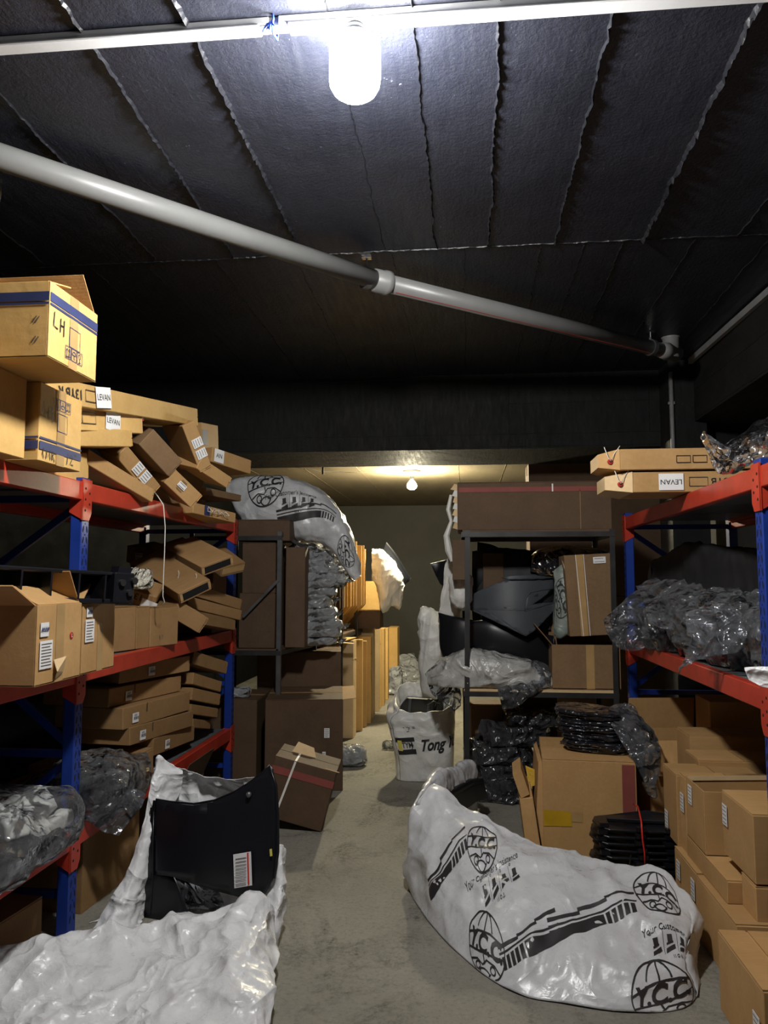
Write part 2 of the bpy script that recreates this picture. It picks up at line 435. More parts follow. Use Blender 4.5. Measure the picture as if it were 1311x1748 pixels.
def tie_tag(root, d, face, x, y, seed=0, r=.011):
    """string and red button closing a carton end"""
    c, u, v, n = face_frame(d, face); p = c+u*x+v*y
    mb = MB(); mb.tube([p+n*.006, p+n*.013], [r, r*.85], 12); b = part('button', mb, 'button_red', root, label='red paper button')
    rg = random.Random(seed); pts = []
    for i in range(9):
        t_ = i/8; pts.append(p+n*(.012+.004*math.sin(t_*6))+u*(-.035+.07*t_)+v*(.045*abs(2*t_-1)**1.3+rg.uniform(-.004, .004)))
    part('tie_string', MB().tube(pts, .0018, 5), 'string', root, smooth=True)

# ------------------------------------------------------------------ crumpled sheets, sacks and wrapped bundles
def crump(p, s, seed=0.0):
    """sharp-creased folds, roughly -1..1"""
    q = V3(p)*s+V3((seed*7.3, seed*3.1, seed*5.7)); q = q+noise.noise_vector(q*.7)*.45
    h = .7*noise.noise(q*.55); f, w_ = 1.0, .85
    for k in range(4):
        h += w_*(.32-abs(noise.noise(q*f+V3((k*5.1, k*2.3, k*9.7))))*1.7); f *= 1.9; w_ *= .5
    return h
def facet(p, s, seed=0.0):
    q = V3(p)*s+V3((seed*3.3, seed*6.1, seed*2.9)); d = noise.voronoi(q)[0]; return d[0]-.35*(d[1]-d[0])
def spline(pts, t):
    """Catmull-Rom through pts, t in 0..1"""
    n = len(pts)-1; x = min(max(t, 0), 1)*n; i = min(int(x), n-1); f = x-i
    p = [np.array(pts[max(0, min(n, k))], float) for k in (i-1, i, i+1, i+2)]
    return .5*((2*p[1])+(-p[0]+p[2])*f+(2*p[0]-5*p[1]+4*p[2]-p[3])*f*f+(-p[0]+3*p[1]-3*p[2]+p[3])*f**3)
def gnormals(G):
    du = np.gradient(G, axis=0); dv = np.gradient(G, axis=1); n = np.cross(du, dv)
    return n/np.maximum(np.linalg.norm(n, axis=2, keepdims=True), 1e-9)
def crumple(G, amp=.012, s=6, seed=0, fa=.0, fs=9, mask=None):
    N = gnormals(G); D = np.zeros(G.shape[:2])
    for i in range(G.shape[0]):
        for j in range(G.shape[1]):
            p = G[i, j]; D[i, j] = amp*crump(p, s, seed)+(fa*facet(p, fs, seed) if fa else 0)
    if mask is not None: D = D*mask
    return G+N*D[:, :, None]
def loft(rows, nu, nv, closed=False):
    """rows: list of lists of control points (same length); smooth surface through them"""
    A = np.zeros((len(rows), nv, 3))
    for i, r_ in enumerate(rows):
        rr = list(r_)
        for j in range(nv): A[i, j] = spline(rr, j/(nv-1))
    G = np.zeros((nu, nv, 3))
    for j in range(nv):
        c = [A[i, j] for i in range(len(rows))]
        for i in range(nu): G[i, j] = spline(c, i/(nu-1))
    return G
def gsample(G, u, v):
    nu, nv = G.shape[:2]; x = min(max(u, 0), 1)*(nu-1); y = min(max(v, 0), 1)*(nv-1)
    i = min(int(x), nu-2); j = min(int(y), nv-2); a, b = x-i, y-j
    return (G[i, j]*(1-a)*(1-b)+G[i+1, j]*a*(1-b)+G[i, j+1]*(1-a)*b+G[i+1, j+1]*a*b)
def print_on(G, poly, u0, v0, du, dv, mat, parent, name='print', off=.003, rot=0, flip=False, cell=.02):
    """flat artwork laid on a crumpled sheet. (u0, v0): centre; du, dv: sheet parameter per metre of artwork"""
    bm = bmesh.new(); c, s_ = math.cos(R(rot)), math.sin(R(rot))
    vs_ = [bm.verts.new((x*c-y*s_, x*s_+y*c, 0)) for x, y in poly[0]]
    for q in poly[1]:
        try: bm.faces.new([vs_[i] for i in q])
        except ValueError: pass
    xs = [v.co.x for v in bm.verts]; ys = [v.co.y for v in bm.verts]
    for ax, lo, hi in ((0, min(xs), max(xs)), (1, min(ys), max(ys))):
        k = int((hi-lo)/cell)
        for i in range(1, k+1):
            co = V3((0,0,0)); no = V3((0,0,0)); co[ax] = lo+i*cell; no[ax] = 1
            bmesh.ops.bisect_plane(bm, geom=list(bm.verts)+list(bm.edges)+list(bm.faces), plane_co=co, plane_no=no)
    N = gnormals(G)*(-1 if flip else 1); bm.verts.index_update()
    pts = []
    dead = [v for v in bm.verts if not (0 <= u0+v.co.x*du <= 1 and 0 <= v0+v.co.y*dv <= 1)]
    bmesh.ops.delete(bm, geom=dead, context='VERTS'); bm.verts.index_update()
    for v in bm.verts:
        u, vv = u0+v.co.x*du, v0+v.co.y*dv
        n = gsample(N, u, vv); n = n/max(1e-6, np.linalg.norm(n)); pts.append(gsample(G, u, vv)+n*off)
    mb = MB(); mb.add(pts, [[v.index for v in f.verts] for f in bm.faces]); bm.free()
    return part(name, mb, mat, parent, smooth=True)
def uv_at_px(G, px, py, front=None):
    """sheet parameters of the grid point that lies nearest a photo point"""
    nu, nv = G.shape[:2]; P = G.reshape(-1, 3)-np.array(CAM); z = P@np.array(_f)
    X = IMG_W/2+FPX*(P@np.array(_r))/z; Y = IMG_H/2-FPX*(P@np.array(_u))/z
    k = int(np.argmin((X-px)**2+(Y-py)**2)); return (k//nv)/(nu-1), (k % nv)/(nv-1)
def blob(d, nu=48, nv=30, e=.35, amp=.02, s=7, seed=0, fa=.02, fs=10, taper=0.0, sag=0.0):
    """rounded, crumpled bundle of size d standing on z = 0 (local grid)"""
    G = np.zeros((nu, nv, 3)); sp = lambda c, p: math.copysign(abs(c)**p, c)
    for i in range(nu):
        a = 2*math.pi*i/nu
        for j in range(nv):
            b = math.pi*(j/(nv-1)-.5); cb = sp(math.cos(b), e); sb = sp(math.sin(b), e)
            k = 1-taper*(sb*.5+.5)
            G[i, j] = (d[0]/2*sp(math.cos(a), e)*cb*k, d[1]/2*sp(math.sin(a), e)*cb*k, d[2]/2*(sb+1)*(1-sag*(cb*math.cos(a))**2))
    G2 = np.concatenate([G[-1:], G, G[:1]], 0); N = gnormals(G2)[1:-1]
    for i in range(nu):
        for j in range(nv):
            p = G[i, j]; D = amp*crump(p, s, seed)+fa*facet(p, fs, seed)
            q = p+N[i, j]*D
            if q[2] < .0: q[2] = 0.0
            G[i, j] = q
    for j in (0, nv-1): G[:, j] = G[:, j].mean(0)
    return G
def blob_mb(*a, **k): return MB().grid(blob(*a, **k), closed_u=True)
def bundle(name, label, cat, mtx, d, mat, seed=0, group=None, cname='wrap', **k):
    root = thing(name, label, cat, mtx, group)
    part(cname, blob_mb(d, seed=seed, **k), mat, root, smooth=True); return root

# ------------------------------------------------------------------ the setting
CZ, BEAM_Y, BEAM_Y2, BEAM_Z, BCZ, BACK_Y = 3.30, 6.50, 7.40, 2.655, 2.80, 12.9
WL, WR, WF = -3.3, 2.45, -3.2
struct('floor', MB().span((WL-.2, WF-.2, -.1), (WR+.2, BACK_Y+.2, 0)), 'floor', label='dusty grey concrete floor with dark stains down the aisle', cat='floor')
ceil = struct('ceiling', MB().span((WL-.2, WF-.2, CZ), (WR+.2, BEAM_Y+.4, CZ+.15)), 'ceiling_black', label='black painted concrete ceiling with ragged formwork seams', cat='ceiling')
ceil2 = struct('ceiling_back', MB().span((WL-.2, BEAM_Y2-.05, BCZ), (WR+.2, BACK_Y+.2, BCZ+.15)), 'back_ceiling', label='beige board-marked concrete ceiling of the back room', cat='ceiling')
beam = struct('trim_1', MB().span((WL-.1, BEAM_Y, BEAM_Z), (WR+.1, BEAM_Y2, CZ+.05)), 'beam_black', label='deep black concrete beam crossing the room above the aisle', cat='beam')
side = struct('trim_2', MB().span((1.86, WF, 2.80), (WR+.1, BEAM_Y+.01, CZ+.05)), 'beam_black', label='black concrete beam running along the right wall', cat='beam')
colm = struct('trim_3', MB().span((1.665, 6.22, 0), (1.95, 6.60, CZ)), 'beam_black', label='black concrete column under the corner of the beams', cat='column')
struct('wall_back', MB().span((WL-.2, BACK_Y, 0), (WR+.2, BACK_Y+.15, CZ)), 'back_wall', label='plain olive grey wall at the far end of the aisle', cat='wall')
struct('wall_left', MB().span((WL-.15, WF-.2, 0), (WL, BACK_Y+.2, CZ)), 'wall_black', label='dark wall behind the left hand shelving', cat='wall')
struct('wall_right', MB().span((WR, WF-.2, 0), (WR+.15, BACK_Y+.2, CZ)), 'block_wall', label='grey block wall behind the right hand shelving', cat='wall')
struct('wall_front', MB().span((WL-.2, WF-.15, 0), (WR+.2, WF, CZ)), 'wall_black', label='dark wall behind the viewpoint', cat='wall')

def ridge(a, b, wd, h, seed, nrm=V3((0,0,-1)), rag=1.0):
    """ragged concrete ridge left by a formwork joint"""
    rg = random.Random(seed); a, b = V3(a), V3(b); d = (b-a); L = d.length; d.normalize(); s_ = nrm.cross(d)
    n = max(6, int(L/.018)); rows = []; off = 0
    for i in range(n+1):
        off = off*.8+rg.uniform(-.004, .004)*rag; p = a+d*(L*i/n)+s_*off
        ww = wd*.6*(.6+.5*abs(noise.noise(V3((i*.23, seed, 0))))+rg.uniform(0, .35)*rag); hh = h*.55*(.45+.9*abs(noise.noise(V3((i*.3, seed, 4))))+rg.uniform(0, .9)*rag)
        rows.append([p-s_*ww-nrm*.004, p-s_*ww*.45+nrm*hh*.6, p+s_*rg.uniform(-.3, .3)*ww+nrm*hh, p+s_*ww-nrm*.004])
    return MB().grid(np.array([[tuple(q) for q in r_] for r_ in rows]))
# seams run along the aisle, in two fields parted by a cross joint
sd = 0
for x0, x1, ya, yb, wd, h in ((-1.66, -1.64, -1.5, 3.92, .010, .012), (-1.14, -1.21, -1.5, 3.92, .014, .02), (-.87, -.83, -1.5, 3.93, .018, .028), (-.40, -.385, -1.5, 3.93, .007, .008),
                        (-.165, -.115, -1.5, 3.93, .012, .016), (.112, .158, -1.5, 3.93, .015, .018), (.44, .505, -1.5, 3.94, .012, .022), (.86, .955, -1.5, 3.94, .022, .034), (1.36, 1.42, -1.5, 3.94, .008, .01), (-2.3, -2.28, -1.5, 3.92, .01, .012)):
    sd += 1; part('seam', ridge((x0, ya, CZ), (x1, yb, CZ), wd, h, sd), 'ridge_black', ceil)
for x0, x1, wd, h in ((-2.05, -2.1, .006, .006), (-1.72, -1.75, .006, .006), (-1.32, -1.36, .006, .007), (-.88, -.9, .005, .005), (.03, .06, .005, .005), (.44, .47, .006, .007), (.66, .68, .005, .005), (.86, .92, .007, .008), (1.22, 1.28, .007, .008), (1.60, 1.66, .006, .007), (-.35, -.33, .004, .004), (-2.6, -2.65, .006, .006)):
    sd += 1; part('seam', ridge((x0, 3.96, CZ), (x1, BEAM_Y-.05, CZ), wd, h, sd), 'ridge_black', ceil)
sd += 1; part('cross_seam', ridge((-3.2, 3.97, CZ), (1.86, 3.93, CZ), .006, .008, sd), 'ridge_black', ceil)
for (xa, za), (xb, zb) in (((-3.2, 2.78), (1.66, 2.78)), ((.42, 2.78), (.42, 3.27)), ((.42, 3.04), (1.60, 3.05)), ((1.58, 2.78), (1.58, 3.27)), ((-3.2, 3.265), (1.66, 3.27)), ((-3.2, 2.672), (1.66, 2.672))):
    sd += 1; part('seam', ridge((xa, BEAM_Y, za), (xb, BEAM_Y, zb), .006, .006, sd, V3((0,-1,0)), .5), 'ridge_black', beam)
for za, zb, ya, yb in ((3.02, 3.05, -1, 6.2), (2.82, 2.82, -1, 6.2)):
    sd += 1; part('seam', ridge((1.86, ya, za), (1.86, yb, zb), .006, .006, sd, V3((-1,0,0)), .5), 'ridge_black', side)
for x0, x1 in ((-2.4, -2.3), (-1.75, -1.7), (-1.15, -1.1), (-.62, -.55), (-.02, .02), (.5, .52), (1.1, 1.1), (1.7, 1.7)):
    sd += 1; part('seam', ridge((x0, BEAM_Y2, BCZ), (x1, BACK_Y, BCZ), .006, .005, sd, rag=.4), 'back_ceiling', ceil2)

# ------------------------------------------------------------------ near lamp, trunking, pipes
TY = 2.225
tk = thing('cable_trunking', 'white plastic cable trunking crossing the ceiling above the bright lamp', 'trunking', (0, TY, CZ))
part('base_length', MB().span((-3.25, -.022, -.026), (-.58, .022, 0)), 'white_plastic', tk, bevel=.003)
part('lid', MB().span((-3.25, -.025, -.034), (-.61, .025, -.024)), 'white_plastic', tk, bevel=.003)
part('base_length', MB().span((-.55, -.024, -.028), (1.85, .024, 0)), 'white_plastic', tk, bevel=.003)
part('lid', MB().span((-.52, -.027, -.036), (1.85, .027, -.026)), 'white_plastic', tk, bevel=.003)
part('joint_sleeve', MB().span((-.64, -.019, -.030), (-.46, .019, -.002)), 'conduit', tk)
LB = aty(605, 112, TY-.01); LX = LB.x; LZ = LB.z
lp = thing('ceiling_lamp', 'large glowing white bulb hanging from the white trunking', 'lamp', (LX, TY, CZ))
z0 = LZ-CZ
part('socket', MB().lathe([(.018, -.034), (.028, -.04), (.028, z0+.135), (.034, z0+.125), (.034, z0+.095), (.03, z0+.09)], 20), 'white_plastic', lp, smooth=True)
part('neck', MB().lathe([(.030, z0+.12), (.045, z0+.10), (.062, z0+.088), (.05, z0+.08)], 24), 'white_plastic', lp, smooth=True)
emit('bulb_glow', (1.0, .985, .95), LAMP_POWER/10)
rb, hb = .080, .175
prof = [(.02, hb/2)]+[(rb*math.sin(R(a))*.35+rb*.65 if a > 0 else rb*.6, hb/2-.03*(1-math.cos(R(a)))) for a in (10, 40, 70, 90)]
prof += [(rb, hb/2-.04), (rb, -hb/2+.05)]+[(rb*(.55+.45*math.cos(R(a))), -hb/2+.05-.05*math.sin(R(a))) for a in (25, 50, 70, 85)]+[(.01, -hb/2)]
part('bulb', MB().lathe([(r_, z+z0) for r_, z in prof], 20), 'bulb_glow', lp, smooth=True, label='glowing white bulb')
bt = thing('cable_tie', 'blue string knotted round the white trunking beside the lamp', 'string', (-.565, TY, CZ))
rg = random.Random(3)
part('loop', MB().tube([(0, -.03, 0), (.004, -.036, -.02), (0, -.034, -.040), (-.004, 0, -.043), (0, .034, -.038), (.002, .034, 0)], .004, 6), 'blue_string', bt, smooth=True)
for k in range(5):
    a = rg.uniform(-1, 1); part('loose_end', MB().tube([(0, -.037, -.03), (.015*a, -.045, -.045), (.03*a+.005, -.05, -.055-.02*rg.random())], .0032, 5), 'blue_string', bt, smooth=True)

PZ = 3.185
pa, pc = aty(648, 480, 4.28), None
pR = V3((1.72, 6.05, PZ-.03)); 
pM = atz(650, 481, PZ); pL = atz(0, 268, PZ)
pR = atz(1130, 598, PZ)
dirL = (pL-pM).normalized(); pL2 = pL+dirL*.9
wp = thing('waste_pipe', 'long grey waste pipe slung diagonally under the black ceiling', 'pipe', (pM.x, pM.y, PZ))
lo = lambda p: V3(p)-V3((pM.x, pM.y, PZ))
dR = (pR-pM).normalized()
part('pipe_length', MB().tube([lo(pL2), lo(pM)], .052, 24), 'pipe_grey', wp, smooth=True)
part('pipe_length', MB().tube([lo(pM), lo(pR)], .050, 24), 'pipe_grey', wp, smooth=True)
part('socket_collar', MB().tube([lo(pM-dR*.05), lo(pM-dR*.045), lo(pM+dR*.015), lo(pM+dR*.02), lo(pM+dR*.05), lo(pM+dR*.055)], [.055, .063, .063, .068, .068, .058], 24), 'pipe_grey', wp, smooth=True)
part('red_line', MB().tube([lo(pM+dR*.1)+V3((0, -.02, -.047)), lo(pR)+V3((0, -.02, -.046))], .0022, 5), 'ink_red', wp)
part('tee_fitting', MB().tube([lo(pR)-dR*.02, lo(pR)+dR*.05, lo(pR)+dR*.052, lo(pR)+dR*.16], [.052, .064, .060, .060], 22), 'conduit', wp, smooth=True)
part('tee_branch', MB().tube([lo(pR)+dR*.10+V3((0,0,-.04)), lo(pR)+dR*.10+V3((0,0,.10)), lo(pR)+dR*.10+V3((0,0,.11))], [.056, .056, .066], 22), 'conduit', wp, smooth=True)
def pipe_clamp(p):
    part('clamp', MB().tube([lo(p-dR*.016), lo(p+dR*.016)], .0585, 22), 'steel_grey', wp)
    part('hanger_rod', MB().tube([lo(p)+V3((0,0,.055)), lo(p)+V3((0,0,CZ-PZ-.001))], .006, 8), 'chrome', wp)
    part('rod_nut', MB().tube([lo(p)+V3((0,0,.06)), lo(p)+V3((0,0,.072))], .014, 6), 'chrome', wp)
    part('rod_plate', MB().box(lo(p)+V3((0,0,CZ-PZ-.003)), (.05, .03, .005)), 'chrome', wp)
pipe_clamp(pM-dR*.09); pipe_clamp(pR-dR*.12); pipe_clamp(pM-dR*1.9)
cd = thing('wall_conduit', 'thin grey conduit dropping down the dark column', 'conduit', (1.68, 6.20, 0))
part('tube', MB().tube([(0, 0, 2.2), (0, 0, 3.2)], .017, 10), 'conduit', cd, smooth=True)
for z in (2.3, 2.95): part('clip', MB().box((0, .006, z), (.05, .02, .02)), 'conduit', cd)
c2 = thing('beam_conduit', 'grey conduit strip along the top of the right hand beam', 'conduit', (1.85, 2.0, CZ))
part('strip', MB().bar((0, -4, -.05), (-.005, 2.6, -.04), .03, .03), 'conduit', c2)
part('strip_end', MB().bar((-.005, 2.6, -.04), (-.03, 4.15, -.03), .03, .045), 'conduit', c2)
for y in (-.5, 1.0, 2.55): part('joint', MB().box((-.002, y, -.045), (.04, .06, .045)), 'conduit', c2)

# back-room lamp
bl = aty(703, 803, 8.75)
b2 = thing('back_lamp', 'small glowing bulb on a round ceiling plate in the back room', 'lamp', (bl.x, 8.75, BCZ))
part('ceiling_plate', MB().lathe([(.10, 0), (.10, -.018), (.085, -.03), (.02, -.034)], 28), 'white_plastic', b2, smooth=True)
part('socket', MB().lathe([(.012, -.02), (.016, -.05), (.022, -.06), (.022, -.11), (.02, -.115)], 16), 'black_plastic', b2, smooth=True)
emit('back_bulb_glow', (1.0, .90, .62), BACK_LAMP_POWER/10)
part('bulb', MB().lathe([(.016, -.11), (.03, -.125), (.050, -.15), (.058, -.175), (.05, -.20), (.03, -.215), (.006, -.22)], 18), 'back_bulb_glow', b2, smooth=True, label='glowing warm bulb')
wv = thing('ceiling_wire', 'thin black wire strung across the beige back ceiling', 'cable', (-1.6, 8.2, BCZ))
part('wire', MB().tube([(-.6, -.5, -.02), (-.2, -.3, -.05), (.1, .1, -.06), (.35, .4, -.03), (.9, .6, -.006)], .004, 5), 'black_matt', wv, smooth=True)
part('clip', MB().box((.1, .1, -.045), (.02, .02, .09)), 'black_matt', wv)

# ------------------------------------------------------------------ red and blue racks
def rack_post(root, x, y, z1, aisle, holes=(0, 99), facing=1):
    """upright: folded profile with punched slots facing the aisle (aisle = +1 or -1 in x)"""
    wx, wy = .055, .07
    p = part('post', MB().span((x-wx/2, y-wy/2, 0), (x+wx/2, y+wy/2, z1)), 'blue_paint', root, bevel=.004)
    part('foot_plate', MB().span((x-.05, y-.05, 0), (x+.05, y+.05, .006)), 'blue_paint', root)
    xf = x+aisle*(wx/2+.0008); k = 0; z = .08
    while z < z1-.04:
        if holes[0] <= z <= holes[1]:
            for sgn in (-1, 1):
                mb = MB(); c = V3((xf, y+sgn*.017, z)); tl = R(14*sgn)
                pts = []
                for a in range(10):
                    t_ = 2*math.pi*a/10; dy, dz = .0048*math.cos(t_), .0165*math.sin(t_)
                    pts.append(c+V3((0, dy*math.cos(tl)-dz*math.sin(tl), dy*math.sin(tl)+dz*math.cos(tl))))
                mb.add(pts+[q+V3((-aisle*.003,0,0)) for q in pts], [tuple(range(10))]+[(i, (i+1) % 10, 10+(i+1) % 10, 10+i) for i in range(10)])
                part('slot', mb, 'hole', p)
            mb = MB(); mb.tube([(xf-aisle*.002, y, z+.025), (xf, y, z+.025)], .0035, 8); part('bolt_hole', mb, 'hole', p)
        z += .05
def rack_beam(root, x, y0, y1, z, aisle, h=.085, d=.045):
    """stepped red beam with a hooked connector at each end"""
    xo = x+aisle*.006
    prof = [(0, 0), (d, 0), (d, -h), (0, -h)]
    mb = MB(); mb.prism([(a-d/2, b) for a, b in prof], lambda a, b, t_: V3((xo+a*aisle, t_, z+b)), y0, y1)
    b = part('beam', mb, 'red_paint', root, bevel=.004)
    part('beam_lip', MB().span((xo-aisle*(d/2+.022), y0+.01, z-.045), (xo-aisle*d/2, y1-.01, z-.030)), 'red_paint', b)
def rack_bracket(root, x, y, z, aisle, holes=True, sides=(-1, 1)):
    xf = x+aisle*.031
    part('connector', MB().prism([(-.043, .012), (.043, .012), (.043, -.14), (.022, -.175), (-.043, -.175)], lambda a, b, t_: V3((xf+t_, y+a, z+b)), -.003, .003), 'red_paint', root)
    c = part('connector', MB().prism([(-.030, .0), (.034, .0), (.034, -.175), (-.030, -.14)], lambda a, b, t_: V3((x+a*aisle, y-.039+t_, z+b)), -.002, .002), 'red_paint', root)
    if holes:
        for a, b in ((-.018, -.03), (-.018, -.08), (-.018, -.13), (.02, -.05), (.02, -.10)):
            part('bolt_hole', MB().tube([(xf+aisle*.002, y+a, z+b), (xf+aisle*.0042, y+a, z+b)], .006, 8), 'hole', c)
def rack(label, xf, xb, ys, levels, aisle, z1, hide=()):
    root = thing('shelving_rack', label, 'rack', (0, 0, 0))
    for y in ys:
        rack_post(root, xf, y, z1, aisle, (0, 99) if y > 2 else (5, 6)); 
        part('back_post', MB().span((xb-.0275, y-.035, 0), (xb+.0275, y+.035, z1)), 'blue_paint', root, bevel=.004)
        for z in (.18, .78, 1.38, 1.92):
            part('cross_brace', MB().bar((xf, y, z), (xb, y, z), .028, .032), 'blue_paint', root)
        for za, zb in ((.2, .76), (1.36, .8), (1.40, 1.90)):
            part('diagonal_brace', MB().bar((xf, y+.012, zb), (xb, y+.012, za), .018, .034), 'blue_paint', root)
        for z in levels: rack_bracket(root, xf, y, z, aisle)
    for z in levels:
        for i in range(len(ys)-1):
            rack_beam(root, xf, ys[i]+.034, ys[i+1]-.034, z, aisle)
            rack_beam(root, xb, ys[i]+.034, ys[i+1]-.034, z, -aisle)
            n = 4; ya, yb = ys[i]+.04, ys[i+1]-.04
            for k in range(n):
                part('shelf_panel', MB().span((min(xf, xb)+.03, ya+(yb-ya)*k/n+.002, z-.030), (max(xf, xb)-.03, ya+(yb-ya)*(k+1)/n-.002, z-.006)), 'shelf_sheet', root)
    return root
XL, XLB = -1.728, -2.42      # left rack: post centres, front and back row
LY = (1.02, 3.345, 5.70)
Z1, Z2, Z3, Z4 = 1.995, 1.175, .458, .10
rack('tall shelving rack on the left with blue posts and red beams', XL, XLB, LY, (Z1, Z2, Z3), 1, 2.015)
XR, XRB = 1.18, 1.88
RY = (.95, 3.10, 5.55)
rack('tall shelving rack on the right with blue posts and red beams', XR, XRB, RY, (1.99, 1.135), -1, 2.02)

# ------------------------------------------------------------------ dark angle-iron racks of the back room
def angle_post(root, x, y, z1, sx, sy, mat='steel_dark', lean=0, w_=.035):
    mb = MB(); mb.prism([(0, 0), (w_*sx, 0), (w_*sx, .004*sy), (.004*sx, .004*sy), (.004*sx, w_*sy), (0, w_*sy)], lambda a, b, t_: V3((x+a+lean*t_, y+b, t_)), 0, z1)
    part('post', mb, mat, root)
rk = thing('steel_rack', 'dark angle-iron rack on the right end of the aisle loaded with car parts', 'rack', (0, 0, 0))
AX0, AX1, AY0, AY1 = .012, 1.06, 5.42, 6.12
for x, sx in ((AX0, 1), (AX1, -1)):
    for y, sy in ((AY0, 1), (AY1, -1)): angle_post(rk, x, y, 1.90, sx, sy, lean=.012 if x < .5 and y < 5.6 else 0)
for z in (1.885, .785):
    part('rail', MB().span((AX0, AY0-.004, z-.035), (AX1, AY0, z)), 'steel_dark', rk); part('rail', MB().span((AX0, AY1, z-.035), (AX1, AY1+.004, z)), 'steel_dark', rk)
    part('rail', MB().span((AX0-.004, AY0, z-.035), (AX0, AY1, z)), 'steel_dark', rk); part('rail', MB().span((AX1, AY0, z-.035), (AX1+.004, AY1, z)), 'steel_dark', rk)
    part('shelf_board', MB().span((AX0+.005, AY0+.001, z-.001), (AX1-.005, AY1-.001, z+.015)), 'card_pale' if z < 1 else 'card_dark', rk)
lk = thing('steel_rack', 'dark angle-iron rack along the left of the back aisle holding tall cartons', 'rack', (0, 0, 0))
LX0 = -1.40; lp_ = ((-1.40, 5.95), (-1.27, 6.75), (-1.15, 7.50), (-1.12, 8.35), (-1.05, 9.4))
for x, y in lp_:
    angle_post(lk, x, y, 1.93 if y < 6 else 1.62, -1, 1, 'steel_grey' if y < 6 else 'steel_dark'); angle_post(lk, x-.75, y, 1.93, 1, 1)
for (xa, ya), (xb, yb) in zip(lp_, lp_[1:]):
    for z in (1.0,):
        part('rail', MB().bar((xa-.02, ya, z-.02), (xb-.02, yb, z-.02), .004, .035), 'steel_dark', lk); part('rail', MB().bar((xa-.75, ya, z-.02), (xb-.75, yb, z-.02), .004, .035), 'steel_dark', lk)
        mb = MB(); mb.add([(xa-.02, ya, z), (xb-.02, yb, z), (xb-.75, yb, z), (xa-.75, ya, z), (xa-.02, ya, z+.012), (xb-.02, yb, z+.012), (xb-.75, yb, z+.012), (xa-.75, ya, z+.012)], [(0,3,2,1), (4,5,6,7), (0,1,5,4), (1,2,6,5), (2,3,7,6), (3,0,4,7)])
        part('shelf_board', mb, 'card_dark', lk)
for x, y in lp_:
    for z in (1.0, 1.9) if y < 6 else (1.0,): part('rail', MB().bar((x, y, z-.02), (x-.75, y, z-.02), .004, .035), 'steel_dark', lk)
part('diagonal_brace', MB().bar((-1.42, 5.94, 1.55), (-1.70, 5.94, 1.26), .003, .02), 'steel_grey', lk)
part('top_rail', MB().bar((-1.40, 5.96, 1.91), (-1.15, 6.75, 1.70), .004, .03), 'steel_grey', lk)
for (x, y) in lp_[1:3]:
    part('red_cap', MB().tube([(x-.012, y+.012, 1.62), (x-.012, y+.012, 1.635)], .012, 8), 'button_red', lk)

# ------------------------------------------------------------------ left rack: cartons on the top shelf
def facebar(label, a, ya, b, yb, W, H, roll=0, up=(0,0,1), **kw):
    """long carton whose aisle side runs from photo point a (distance ya) to b (distance yb)"""
    A, B = aty(a[0], a[1], ya), aty(b[0], b[1], yb)
    x = (B-A).normalized(); y = V3(up).cross(x).normalized()
    y = Matrix.Rotation(R(roll), 3, x) @ y
    return bar_carton(label, A+y*W/2, B+y*W/2, W, H, roll, up, **kw)
def care_icons(s, w_):
    """three framed handling marks: arrows, umbrella, glass"""
    L = []
    for k in range(3):
        x = (k-1)*s*1.15; L += rect_lines(x-s/2, -s*.6, s, s*1.2)
        if k == 0: L += [[(x-s*.2, -s*.35), (x-s*.2, s*.35)], [(x+s*.2, -s*.35), (x+s*.2, s*.35)], [(x-s*.32, s*.15), (x-s*.2, s*.4), (x-s*.08, s*.15)], [(x+s*.08, s*.15), (x+s*.2, s*.4), (x+s*.32, s*.15)], [(x-s*.4, -s*.42), (x+s*.4, -s*.42)]]
        if k == 1: L += [arc(x, 0, s*.34, s*.34, 0, 180, 10), [(x-s*.34, 0), (x+s*.34, 0)], [(x, 0), (x, -s*.35), (x+s*.12, -s*.4)]]
        if k == 2: L += [[(x-s*.22, s*.4), (x-s*.1, 0), (x, -.05*s), (x+s*.1, 0), (x+s*.22, s*.4), (x-s*.22, s*.4)], [(x, 0), (x, -s*.4)], [(x-s*.2, -s*.42), (x+s*.2, -s*.42)]]
    return stroke_poly(L, w_)
def lh_box(label, mtx, d, upside, scrawl=None):
    b = carton(label, mtx, d, 'card_yellow', flaps=None, open_top=not upside, jit=.002)
    L, W, H = d; s_ = -1 if upside else 1
    for fc, hw in (('-y', L), ('-x', W)):
        on_face(b, d, fc, rect_poly(-hw/2+.002, s_*.30*H-.016, hw-.004, .032), 'ink_blue', 'printed_stripe', .0022)
        on_face(b, d, fc, rect_poly(-hw/2+.002, s_*.205*H-.004, hw-.004, .008), 'ink_blue', 'printed_stripe', .0022)
    on_face(b, d, '-y', rect_poly(-.035, -H/2, .06, H), 'tape', 'tape_strip')
    on_face(b, d, '-y', stroke_poly(rect_lines(-.035, -.02*s_-.035, .075, .07), .003), 'ink_blue', 'printed_frame', .0025)
    on_face(b, d, '-y', xf_poly(care_icons(.036, .003), 0, -s_*.30*H, 1, 180 if upside else 0), 'ink_blue', 'handling_marks', .0025)
    hx = -.11; LH = [[(a, b-(0 if upside else .045)) for a, b in l_] for l_ in ([(hx-.03, .08), (hx-.034, .03), (hx-.005, .026)], [(hx+.012, .07), (hx+.01, .02)], [(hx+.012, .045), (hx+.035, .047)], [(hx+.035, .07), (hx+.034, .012)])]
    on_face(b, d, '-y', stroke_poly(LH, .005), 'ink', 'handwriting', .0028)
    if scrawl: on_face(b, d, '-y', stroke_poly(scrawl, .005), 'ink', 'handwriting', .0028)
    return b
d = (.32, .36, .30)
yx = 2.70+.16
